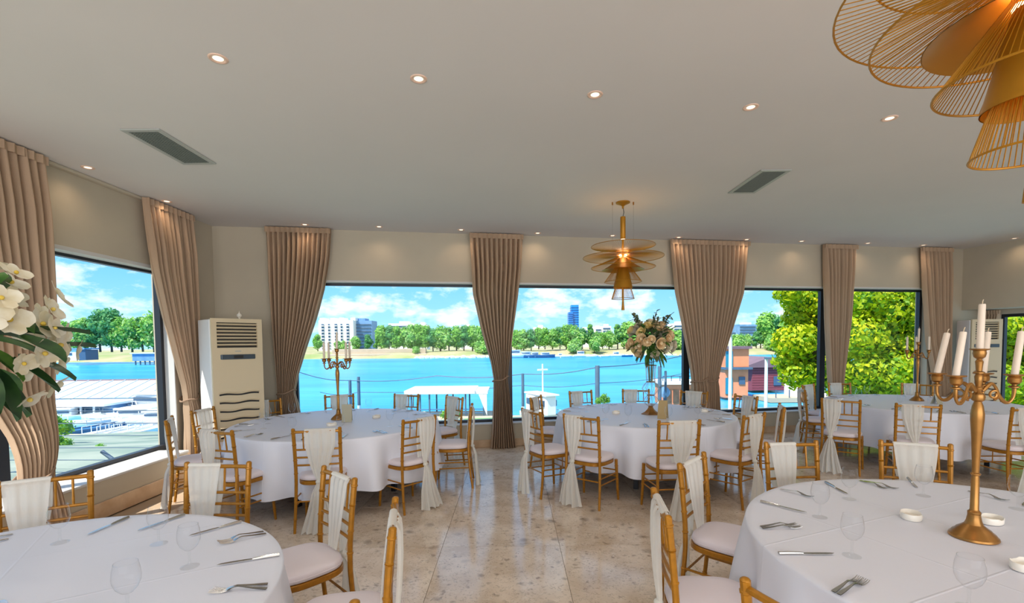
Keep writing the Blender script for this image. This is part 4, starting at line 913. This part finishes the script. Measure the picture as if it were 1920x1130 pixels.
# ---- far buildings
def bld(name, label, x0, x1, ytop, Y, ybase, depth, m_, rz=0.0):
    a = at(x0, ytop, Y); b = at(x1, ytop, Y); z0 = WZ+3; t = thing(name, label, 'building', ((a.x+b.x)/2, Y+depth/2, z0), rz)
    w_ = b.x-a.x; h = (a.z+b.z)/2-z0; m = MB(); m.box((0, 0, h/2), (w_, depth, h)); m.build('wall', m_, t); return t, w_, h
t, w_, h = bld('apartment_block', 'long white apartment block on the far bank, left of the first window', 597, 662, 600, 300, 655, 14, X['wall'])
for k, f in enumerate((.12, .3, .5, .66, .84)):
    m = MB(); m.box((-w_/2+w_*f, -7.05, h*.48), (w_*(.05 if k % 2 else .075), .3, h*.8)); m.build('window_strip', X['win'], t)
    for j in range(8): m = MB(); m.box((-w_/2+w_*f, -7.3, h*(.12+.1*j)), (w_*.07, .7, .5)); m.build('balcony', X['wall'], t)
for k, f in enumerate((.05, .36, .62, .95)): m = MB(); m.box((-w_/2+w_*f, 0, h+.6), (3, 8, 2)); m.build('roof_hut', X['wall'], t)
t, w_, h = bld('apartment_block', 'blue-grey side of the white apartment block, shade painted in', 662, 697, 601, 306, 655, 12, X['shade'])  # shaded side of the white block, its shade put into the colour
for j in range(8): m = MB(); m.box((0, -6.2, h*(.1+.11*j)), (w_*.9, .6, .7)); m.build('balcony', X['win'], t)
m = MB(); m.box((-w_*.15, 0, h+.8), (w_*.5, 8, 1.6)); m.build('roof_hut', X['shade'], t)
for x0, x1, yt, l in ((728, 775, 606, 'white flat block above the trees in the first window'), (778, 800, 608, 'small white block right of the flat one, first window'), (862, 884, 611, 'pale block beside the hourglass curtain'), (1001, 1023, 613, 'white pillared pavilion left of the blue tower'), (1116, 1128, 614, 'white block right of the blue tower'), (1129, 1146, 611, 'second white block right of the blue tower'), (1088, 1104, 617, 'low white block beside the blue tower'), (1262, 1288, 606, 'pale block behind the bouquet'), (1384, 1420, 608, 'grey block right of the double curtain'), (1420, 1440, 612, 'low pale block left of the sunlit tree')):
    t, w_, h = bld('building', l, x0, x1, yt, 330, 650, 12, X['wall'] if 'grey' not in l else X['shade'])
    for k in range(3): m = MB(); m.box((0, -6.1, h*(.62+.13*k)), (w_*.8, .3, 1.1)); m.build('window_band', X['win'], t)
    m = MB(); m.box((w_*.1, 0, h+.7), (w_*.4, 6, 1.6)); m.build('roof_hut', X['wall'], t)
# blue tower
a = at(1065, 590, 700); b = at(1084, 572, 700); t = thing('office_tower', 'slim blue glass office tower on the skyline', 'tower', ((a.x+b.x)/2, 700, WZ)); W_ = b.x-a.x; H_ = b.z-WZ
for nm, cx_, w2, h2 in (('tall_wing', W_*.12, W_*.72, H_), ('low_wing', -W_*.3, W_*.42, H_*.83)):
    m = MB(); m.box((cx_, 0 if nm == 'tall_wing' else -3, h2/2), (w2, 14, h2)); o = m.build(nm, X['tower'], t)
    for k in range(10): m = MB(); m.box((cx_, 0 if nm == 'tall_wing' else -3, h2*(.42+.057*k)), (w2+.6, 14.6, .9)); m.build('floor_band', X['towerband'], o)
# shed, mast and pier on the left far bank
p = at(150, 655, 196); t = thing('shed', 'small white shed with grey roof across the river, left window', 'shed', (p.x, 196, WZ+1.8)); m = MB(); m.box((-.8, 0, 2.2), (5.6, 6, 4.4)); m.build('wall', X['wall'], t)
m = MB(); m.box((3.4, 0, 2.2), (2.8, 6, 4.2)); m.build('dark_wall', X['win'], t); m = MB(); m.box((.4, 0, 4.7), (9, 7, .5)); m.build('roof', X['shade'], t); m = MB(); m.box((-1.2, -3.05, 2.6), (1.2, .1, 1)); m.build('window', X['win'], t)
p = at(143, 650, 215); t = thing('radio_mast', 'thin lattice mast among the trees, left window', 'mast', (p.x, 215, WZ+2)); m = MB(); m.tube([(0, 0, 0), (0, 0, 16.5)], [.3, .15], 5); m.build('pole', X['pile'], t)
for z in (13.6, 14.6, 15.6): m = MB(); m.box((0, 0, z), (1.8, .3, .4)); m.build('antenna', X['pile'], t)
p = at(285, 664, 190); t = thing('pier_house', 'pale glazed pier house on stilts, right in the left window', 'building', (p.x, 190, WZ)); m = MB(); m.box((0, 0, 2.9), (11, 6, 2.8)); m.build('wall', X['shade'], t); m = MB(); m.box((0, 0, 4.5), (12, 7, .4)); m.build('roof', X['pole'], t)
for k in range(6): m = MB(); m.box((-4.6+1.85*k, -2.6, .6), (.35, .35, 2.4)); m.build('stilt', X['pile'], t)
# ---- boats
def hull(mb, L_, W_, H_, z0=0.0):
    def fn(u, v):
        x = (u-.5)*L_; w_ = W_/2*min(1, (1-u)*3.2)**.55*(.92 if u < .08 else 1); k = v*2-1; f = abs(k)
        y = w_*math.copysign(min(1, f*1.35), k); z = H_*(min(1, max(0, (f-.45)/.55)))**1.0*(1+.35*max(0, u-.6)); return (x, y, z+z0)
    mb.grid(fn, 16, 8); mb.grid(lambda u, v: ((u-.5)*L_*.98, W_/2*.96*(v*2-1)*min(1, (1-u)*3.2)**.55, z0+H_*.86), 12, 2); return mb
def boat(px, py, Y, L_, label, hm='white', cabin=None, rz=0.0, kind='motor_boat', top=None):
    p = at(px, py, Y); t = thing(kind, label, 'boat', (p.x, Y, WZ), rz); W_ = L_*.33; H_ = L_*.15
    hull(MB(), L_, W_, H_, -.1).build('hull', X[hm], t, smooth=True, sharp=50)
    if cabin:
        c0, cl, ch = cabin; m = MB(); m.prism([(c0*L_-cl*L_/2, -W_*.36), (c0*L_+cl*L_/2, -W_*.28), (c0*L_+cl*L_/2, W_*.28), (c0*L_-cl*L_/2, W_*.36)], H_*.8, H_*.8+ch); cb = m.build('cabin', X['white'], t, bevel=.12)
        m = MB(); m.box((c0*L_, 0, H_*.8+ch*.62), (cl*L_*.86, W_*.74, ch*.3)); m.build('window_band', X['win'], cb)
        m = MB(); m.box((c0*L_, 0, H_*.8+ch+.05), (cl*L_*1.1, W_*.74, .12)); m.build('cabin_roof', X[top or 'white'], cb)
    m = MB()
    for k in range(5):
        x = L_*(-.4+.2*k); m.tube([(x, W_*.44, H_*.8), (x, W_*.44, H_*.8+.5)], .03, 4)
    m.tube([(-L_*.4, W_*.44, H_*.8+.5), (L_*.4, W_*.44, H_*.8+.5)], .03, 4); m.build('rail', X['pole'], t)
    return t
g = 'boats moored along the far bank'
for px, L_, hm, cab, l in ((968, 15, 'white', (-.1, .5, 2.2), 'long white motor yacht beside the hourglass curtain, far bank'), (990, 12, 'blue', (-.1, .45, 1.7), 'blue-hulled cruiser right of the long yacht'), (1006, 10, 'white', (-.1, .4, 1.6), 'white cruiser third from the hourglass curtain'), (1022, 12, 'blue', (0, .4, 1.2), 'dark low barge below the white pavilion'), (1050, 7, 'white', (0, .3, 1.1), 'small white boat under the blue tower'), (1062, 7, 'white', None, 'open white boat under the blue tower'), (1092, 10, 'white', (-.1, .4, 2.0), 'white boat with a red cabin top, right of the tower'), (1108, 6, 'white', None, 'open white boat right of the red-topped one'), (1136, 6, 'white', None, 'open white boat, green float behind'), (1158, 9, 'white', (-.1, .35, 1.4), 'white cruiser left of the bouquet'), (1176, 7, 'blue', None, 'blue open boat left of the bouquet'), (1204, 8, 'white', (-.1, .3, 1.1), 'white boat under the bouquet')):
    o = boat(px, 668, FY-9-rng.uniform(0, 3), L_*.8, l, hm, cab, rng.uniform(-.2, .2), top='brick' if 'red' in l else None); o['group'] = g
# boulders on the far waterline
for i, px in enumerate(np.linspace(782, 925, 16)):
    p = at(px, 669, FY-3); m = MB(); m.ball((0, 0, 0), rng.uniform(.9, 1.6), 7, 5, (1.4, 1, .7)); m.v = [(x*rng.uniform(.85, 1.15), y, z*rng.uniform(.8, 1.2)) for x, y, z in m.v]; o = m.build('boulder', X['pole']); o.location = (p.x, FY-3+rng.uniform(-1, 1), WZ+.3); tag(o, ORDW[i]+' pale boulder from the left on the far waterline, first river window', 'rock', 'boulders on the far waterline')
for i, px in enumerate(np.linspace(1032, 1280, 22)):
    p = at(px, 668, FY-2); m = MB(); m.ball((0, 0, 0), rng.uniform(.7, 1.4), 7, 5, (1.5, 1, .6)); m.v = [(x*rng.uniform(.85, 1.15), y, z*rng.uniform(.8, 1.2)) for x, y, z in m.v]; o = m.build('boulder', X['pole']); o.location = (p.x, FY-1.5+rng.uniform(-1, 1), WZ+.3); tag(o, ORDW[i]+' pale boulder from the left on the far waterline, blue tower window', 'rock', 'boulders on the far waterline by the tower')
# ---- marina seen through the left window
Y0 = 54; a = at(70, 760, Y0); b = at(318, 760, Y0)
t = thing('boathouse', 'long floating boathouse with a pale corrugated roof, left window', 'boathouse', ((a.x+b.x)/2-4, Y0, WZ), .05); w_ = b.x-a.x+9
m = MB(); m.box((0, 0, .15), (w_+1, 7, .5)); m.build('pontoon', X['quay'], t)
m = MB(); m.add([(-w_/2, -4.2, 1.25), (w_/2, -4.2, 1.25), (w_/2-1.5, 3.2, 3.0), (-w_/2, 3.2, 3.0), (-w_/2, -4.2, 1.12), (w_/2, -4.2, 1.12), (w_/2-1.5, 3.2, 2.86), (-w_/2, 3.2, 2.86)], [(0, 1, 2, 3), (7, 6, 5, 4), (0, 4, 5, 1), (1, 5, 6, 2), (2, 6, 7, 3), (3, 7, 4, 0)]); rf = m.build('roof', X['roofgrey'], t)
for k in range(16): m = MB(); x = -w_/2+w_*(k+.5)/16.6; m.tube([(x, -4.2, 1.28), (x-.7*k/16, 3.1, 3.03)], .05, 4); m.build('roof_rib', X['pole'], rf)
m = MB(); m.tube([(-w_/2, 3.2, 3.03), (w_/2-1.5, 3.2, 3.03)], .12, 5); m.build('ridge_cap', X['roofred'], rf)
m = MB(); m.box((1, -.5, .8), (w_-4, 5.6, 1.5)); m.build('wall', X['shade'], t)
for k in range(8): m = MB(); m.box((-w_/2+3+k*(w_-6)/7, -3.35, .8), (1.1, .12, .8)); m.build('window', X['win'] if k % 2 else X['teal'], t)
p = at(195, 778, 47); t = thing('floating_cabin', 'low white floating cabin in front of the boathouse', 'boathouse', (p.x-1, 47, WZ)); m = MB(); m.box((0, 0, .8), (6, 3, 1.4)); m.build('wall', X['shade'], t); m = MB(); m.box((0, -.6, 1.6), (7, 4.6, .2)); m.build('roof', X['white'], t)
for k in range(5): m = MB(); m.box((-2.4+1.2*k, -2.7, .75), (.12, .12, 1.5)); m.build('post', X['pole'], t)
boat(300, 776, 48, 9, 'big white cabin cruiser at the right of the left window', 'white', (0, .5, 1.2), 2.9)
for i, (px, py, Y, L_, rz, l, hm, cab) in enumerate(((150, 806, 40, 6, .3, 'dark-decked white boat in the marina, left', 'white', None), (262, 795, 43, 7, .1, 'white speedboat above the row of dinghies', 'white', (0, .4, .6)), (215, 790, 44, 6, -.2, 'white open boat behind the blue dinghy', 'white', None), (174, 815, 38, 5, 1.2, 'blue dinghy bow-on in the marina', 'blue', None), (120, 790, 44, 6, .2, 'pale boat beside the left curtain', 'white', (0, .3, .6)), (200, 818, 37.5, 3.6, 1.45, 'first white dinghy of the near row', 'white', None), (226, 818, 37.8, 3.6, 1.5, 'second white dinghy of the near row', 'white', None), (252, 818, 38.1, 3.6, 1.5, 'third white dinghy of the near row', 'white', None), (280, 817, 38.4, 3.6, 1.55, 'fourth white dinghy of the near row', 'white', None), (305, 800, 41, 7, .0, 'white boat cut by the right jamb of the left window', 'white', (0, .3, .6)))): boat(px, py, Y, L_, l, hm, cab, rz)
p = at(210, 835, 33.5); m = MB(); m.box((0, 0, 0), (16, 1.4, .3)); 
o = m.build('jetty', X['quay'], bevel=.05); o.location = (p.x, 34.5, WZ+.45); tag(o, 'pale jetty below the row of white dinghies', 'jetty')
# shrubs at the near bank
sb = [(0, 0, .5, .6), (.5, .1, .4, .5), (-.5, 0, .35, .5), (.1, -.2, .9, .45)]; sme = tree_mesh('leaves', sb, 700, .16, 9, [X['hedge'], X['yleaf2']]); sco = core_mesh('inner_leaves', sb, .7, X['core']); fs_ = None
for px, py, Y, s, l in ((100, 805, 20, .8, 'green shrub beside the left edge curtain, outside'), (108, 835, 17, .5, 'low green shrub below the left boats'), (190, 850, 15, .35, 'small weed tuft on the near bank, left window'), (285, 852, 15, .3, 'weed tuft near the sill of the left window'), (130, 876, 12, .2, 'weed tuft by the dark beam'), (845, 778, 30, .7, 'shrub below the covered pontoon'), (1130, 752, 33, .6, 'little plant behind the flower vase table')):
    p = at(px, py, Y); t = thing('shrub', l, 'shrub', (p.x, Y, p.z-.3*s)); t.scale = (s, s, s)
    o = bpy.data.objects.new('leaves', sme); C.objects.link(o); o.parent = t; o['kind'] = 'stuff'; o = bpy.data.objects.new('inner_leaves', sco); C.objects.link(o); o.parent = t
# terrace cable railing beyond the left window
t = thing('cable_railing', 'steel cable railing outside the left window', 'railing', (-9, 8.6, -.75))
for k in range(7): m = MB(); z = .12+.225*k; m.tube([(-9, .5, z), (4.0, 0, z)], .008, 5); m.build('cable', X['pile'], t)
for x in (-4, -1.2, 4.0): m = MB(); m.box((x, .15, .78), (.05, .05, 1.6)); m.build('post', X['pile'], t)
p = at(205, 870, 8.9); m = MB(); m.tube([(-.13, 0, .11), (.13, 0, -.09)], .035, 6); o = m.build('beam', X['pile']); o.location = (p.x, 8.9, -.40); tag(o, 'dark slanting beam outside the left window', 'beam')
# ---- river front seen through the middle windows
p0 = at(768, 740, 44); p1 = at(915, 740, 44)
t = thing('covered_pontoon', 'pontoon under a flat white roof, right in the first river window', 'pontoon', ((p0.x+p1.x)/2, 44, WZ)); w_ = p1.x-p0.x
m = MB(); m.box((.6, 0, .2), (w_+3, 4.4, .5)); m.build('deck', X['quay'], t); m = MB(); m.box((-.5, 0, 2.72), (w_*.86, 4.6, .34)); m.build('roof', X['white'], t, bevel=.05); m = MB(); m.box((w_*.43, 0, 2.66), (w_*.16, 4.2, .26)); m.build('side_roof', X['white'], t)
for k in range(5):
    for s in (-1, 1): m = MB(); m.box((-w_*.42+k*w_*.22, s*2, 1.5), (.13, .13, 2.2)); m.build('post', X['pile'], t)
m = MB(); m.tube([(-w_*.42, -2, 1.2), (w_*.46, -2, 1.2)], .05, 5); m.tube([(-w_*.42, -2, .85), (w_*.46, -2, .85)], .04, 5); m.build('rail', X['blue'], t); m = MB(); m.add([(w_*.40, -2.1, 2.5), (w_*.5, -2.1, 2.5), (w_*.5, -2.1, .6), (w_*.40, -2.0, 2.5), (w_*.5, -2.0, 2.5), (w_*.5, -2.0, .6)], [(0, 1, 2), (5, 4, 3), (0, 2, 5, 3), (0, 3, 4, 1), (1, 4, 5, 2)]); m.build('side_sail', X['white'], t)
t = boat(1018, 770, 42, 5.6, 'white cabin boat with a cross-shaped mast, second river window', 'white', (-.05, .62, 1.75), -1.1)
m = MB(); m.tube([(0, 0, 2.4), (0, 0, 5.1)], .07, 6); ms = m.build('mast', X['white'], t); m = MB(); m.box((0, 0, 4.6), (.12, 1.0, .14)); m.build('crossbar', X['white'], ms)
p = at(905, 782, 41); m = MB(); m.box((0, 0, 0), (15, 1.6, .3)); o = m.build('jetty', X['quay'], bevel=.05); o.location = (p.x, 40.8, WZ+.5); tag(o, 'long pale jetty in front of the covered pontoon', 'jetty')
for px, yt, Y, r, l in ((656, 713, 47, .14, 'shorter dark mooring pile beside the middle left candelabra'), (672, 707, 47, .15, 'taller dark mooring pile right of the middle left candelabra'), (980, 701, 44, .13, 'dark mooring pile right of the hourglass curtain'), (1120, 686, 43, .21, 'thick grey mooring pile in the middle of the second window'), (1237, 687, 46, .18, 'grey mooring pile right of the glass vase'), (1248, 696, 47, .12, 'thin mooring pile right of the glass vase')):
    q = at(px, yt, Y); t = thing('mooring_pile', l, 'post', (q.x, Y, WZ-.3), 0, 'mooring piles'); hh = q.z-WZ+.3; m = MB(); m.lathe([(r, 0), (r, hh), (r*.9, hh+.05), (.001, hh+.06)], 14, cap=False); m.build('shaft', X['pile'], t, smooth=True, sharp=40)
    m = MB(); m.lathe([(r+.02, hh*.12), (r+.02, hh*.32)], 14); m.build('white_collar', X['pole'], t, smooth=True, sharp=40)
def rope(pts, l, r=.045):
    P = [Vector(p) for p in pts]; c = P[0].copy(); m = MB(); Q = []
    for a, b in zip(P[:-1], P[1:]):
        for u in np.linspace(0, 1, 12): Q.append(a+(b-a)*u-Vector((0, 0, .25*math.sin(PI*u)))-c)
    o = (m.tube(Q, r, 5), m.build('rope', X['pile']))[1]; o.location = c; tag(o, l, 'rope')
rope([at(560, 697, 46), at(656, 713, 47), at(820, 704, 45), at(980, 701, 44), at(1120, 688, 43), at(1290, 664, 48)], 'slack upper mooring rope running along the piles')
rope([at(600, 735, 46), at(672, 735, 47), at(980, 722, 44), at(1120, 718, 43), at(1300, 696, 47)], 'slack lower mooring rope running along the piles', .03)
# houseboats and promenade on the right
t0 = at(1366, 770, 58); t = thing('houseboat', 'orange two-storey houseboat with teal doors, right of the double curtain', 'houseboat', (t0.x, 58, WZ)); 
m = MB(); m.box((0, 0, 2.1), (2.7, 4, 3.6)); m.build('lower_floor', X['brick'], t); m = MB(); m.box((.1, 0, 4.9), (2.6, 4, 2.2)); m.build('upper_floor', X['brick'], t); m = MB(); m.box((0, 0, 6.15), (3.2, 4.8, .3)); m.build('roof', X['roofred'], t); m = MB(); m.box((0, -.3, 3.75), (3.1, 4.8, .25)); m.build('balcony', X['pile'], t)
for x, z in ((-.9, 4.8), (-.9, 1.7)): m = MB(); m.box((x, -2.05, z), (.8, .12, 1.9)); m.build('door', X['teal'], t)
m = MB(); m.box((.6, -2.05, 2.3), (.7, .12, .9)); m.build('window', X['win'], t)
t0 = at(1424, 745, 66); t = thing('houseboat', 'dark red boarded boathouse with a gable roof, left of the sunlit tree', 'houseboat', (t0.x, 66, WZ)); m = MB(); m.box((0, 0, 1.9), (4.6, 5, 3.2)); m.build('wall', X['red'], t)
for k in range(9): m = MB(); m.box((0, -2.53, .5+.33*k), (4.6, .06, .28)); m.build('board', X['red'], t)
m = MB(); m.prism([(-3.2, 3.4), (3.2, 3.4), (3.2, 3.65), (.4, 4.75), (-.2, 4.75), (-3.2, 3.65)], -3.2, 3.0); m.v = [(x, -z, y) for x, y, z in m.v]; m.f = [f[::-1] for f in m.f]; m.build('roof', X['roofred'], t); m = MB(); m.box((1.0, -2.6, 1.6), (1, .1, 1.2)); m.build('window', X['win'], t)
t0 = at(1265, 760, 52); t = thing('houseboat', 'small pale cabin with orange screens right of the glass vase', 'houseboat', (t0.x, 52, WZ)); m = MB(); m.box((0, 0, 1.3), (3.4, 3, 2.2)); m.build('wall', X['brick'], t); m = MB(); m.box((0, 0, 2.6), (3.9, 3.6, .35)); m.build('roof', X['white'], t)
for k in range(4): m = MB(); m.box((-1.2+.8*k, -1.55, 1.2), (.6, .1, 1.4)); m.build('screen', X['trunk'], t)
m = MB(); m.tube([(-1.8, -1.6, 3.3), (1.8, -1.6, 3.3)], .05, 5)
for k in range(5): m.tube([(-1.8+.9*k, -1.6, 2.7), (-1.8+.9*k, -1.6, 3.6 if k == 3 else 3.3)], .05, 5)
m.build('roof_rail', X['pile'], t)
q = at(1246, 735, 47); t = thing('satellite_dish', 'round pale blue dish right of the glass vase', 'dish', (q.x, 47, q.z)); m = MB(); m.lathe([(.001, .12), (.3, .08), (.55, 0)], 20, m=Matrix.Rotation(PI/2*.9, 3, 'X'), cap=False); m.build('bowl', X['shade'], t, smooth=True); m = MB(); m.tube([(0, .2, -.0), (0, .3, WZ-q.z+.3)], .06, 6); m.build('post', X['pile'], t)
t0 = at(1500, 770, 55); t = thing('floating_terrace', 'white floating terrace with clutter below the sunlit tree', 'pontoon', (t0.x, 55, WZ)); m = MB(); m.box((0, 0, .3), (9, 4, .5)); m.build('deck', X['quay'], t); m = MB(); m.box((.8, .5, 1.6), (3.4, 2.4, 2.2)); m.build('cabin', X['wall'], t); m = MB(); m.box((.8, .3, 2.8), (4, 3.2, .2)); m.build('roof', X['white'], t)
for k in range(6): m = MB(); m.box((-3.8+1.5*k, -1.8, .95), (.08, .08, 1)); m.build('rail_post', X['pile'], t)
for px, yt, Y, l in ((1370, 625, 34, 'left white lamp post right of the double curtain'), (1437, 671, 36, 'right white lamp post before the red boathouse')):
    q = at(px, yt, Y); zb = -4.4; t = thing('lamp_post', l, 'lamp post', (q.x, Y, zb)); m = MB(); m.tube([(0, 0, 0), (0, 0, q.z-zb)], [.13, .11], 10); m.build('pole', X['pole'], t, smooth=True); m = MB(); m.box((0, -.2, q.z-zb), (.25, .6, .12)); m.build('lamp_head', X['pile'], t)
# ---- sunlit trees at the right
def big_tree(x, y, z, blobs, nleaf, size, label, seed, mats):
    t = thing('sunlit_tree', label, 'tree', (x, y, z), 0, 'sunlit trees close to the right windows')
    o = bpy.data.objects.new('crown', tree_mesh('crown', blobs, nleaf, size, seed, mats)); C.objects.link(o); o.parent = t; o['kind'] = 'stuff'
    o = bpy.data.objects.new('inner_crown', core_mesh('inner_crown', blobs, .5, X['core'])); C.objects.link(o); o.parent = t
    m = MB(); zb = [b for b in blobs]; top = max(b[2] for b in blobs)
    m.tube([(0, 0, -.5), (.15, 0, top*.35), (-.1, .1, top*.7)], [.26, .2, .1], 9)
    for b in blobs[::2]: m.tube([(.05, 0, top*.4), (b[0]*.5, b[1]*.5, (b[2]+top*.4)/2), (b[0]*.9, b[1]*.9, b[2])], [.09, .06, .03], 5)
    m.build('trunk', X['trunk'], t, smooth=True)
    return t
def px_blobs(lst, Y, base, seed):
    r_ = np.random.default_rng(seed); out = []
    for px, py, rp_ in lst:
        yy = Y+r_.uniform(-.8, .8); p = at(px, py, yy); out.append((p.x-base[0], yy-base[1], p.z-base[2], rp_/900*yy))
    return out
Yt = 19.0; pb = at(1520, 780, Yt); base = (pb.x, Yt, -2.6)
bl = px_blobs([(1512, 560, 40), (1540, 610, 46), (1495, 640, 40), (1530, 680, 40), (1500, 700, 36), (1480, 675, 28), (1470, 640, 22), (1555, 700, 40), (1500, 595, 30), (1480, 548, 26), (1520, 500, 46), (1560, 540, 50), (1545, 470, 50), (1580, 590, 40)], Yt, base, 1)
big_tree(*base, bl, 15000, .2, 'yellow-green tree in the third window, left of the narrow curtain', 5, [X['yleaf'], X['yleaf2'], X['yleaf']])
Yt = 17.0; pb = at(1660, 780, Yt); base = (pb.x, Yt, -2.4)
bl = px_blobs([(1620, 560, 46), (1665, 580, 52), (1710, 570, 48), (1610, 630, 46), (1655, 640, 50), (1700, 640, 48), (1620, 690, 44), (1670, 700, 48), (1715, 700, 44), (1640, 740, 40), (1690, 745, 40), (1740, 640, 40), (1650, 510, 60), (1700, 500, 60), (1740, 560, 50), (1600, 730, 40), (1740, 730, 40)], Yt, base, 2)
big_tree(*base, bl, 22000, .18, 'big yellow-green tree filling the fourth window', 6, [X['yleaf'], X['yleaf'], X['yleaf2']])
Yt = 15.0; pb = at(1905, 780, Yt); base = (pb.x, Yt, -2.2)
bl = px_blobs([(1880, 610, 44), (1920, 620, 50), (1890, 670, 44), (1930, 690, 50), (1880, 720, 44), (1920, 750, 44), (1860, 660, 40), (1960, 640, 60), (1850, 720, 40), (1900, 560, 50)], Yt, base, 3)
big_tree(*base, bl, 12000, .16, 'green tree beyond the recessed bay at the right edge', 7, [X['yleaf2'], X['yleaf2'], X['yleaf']])
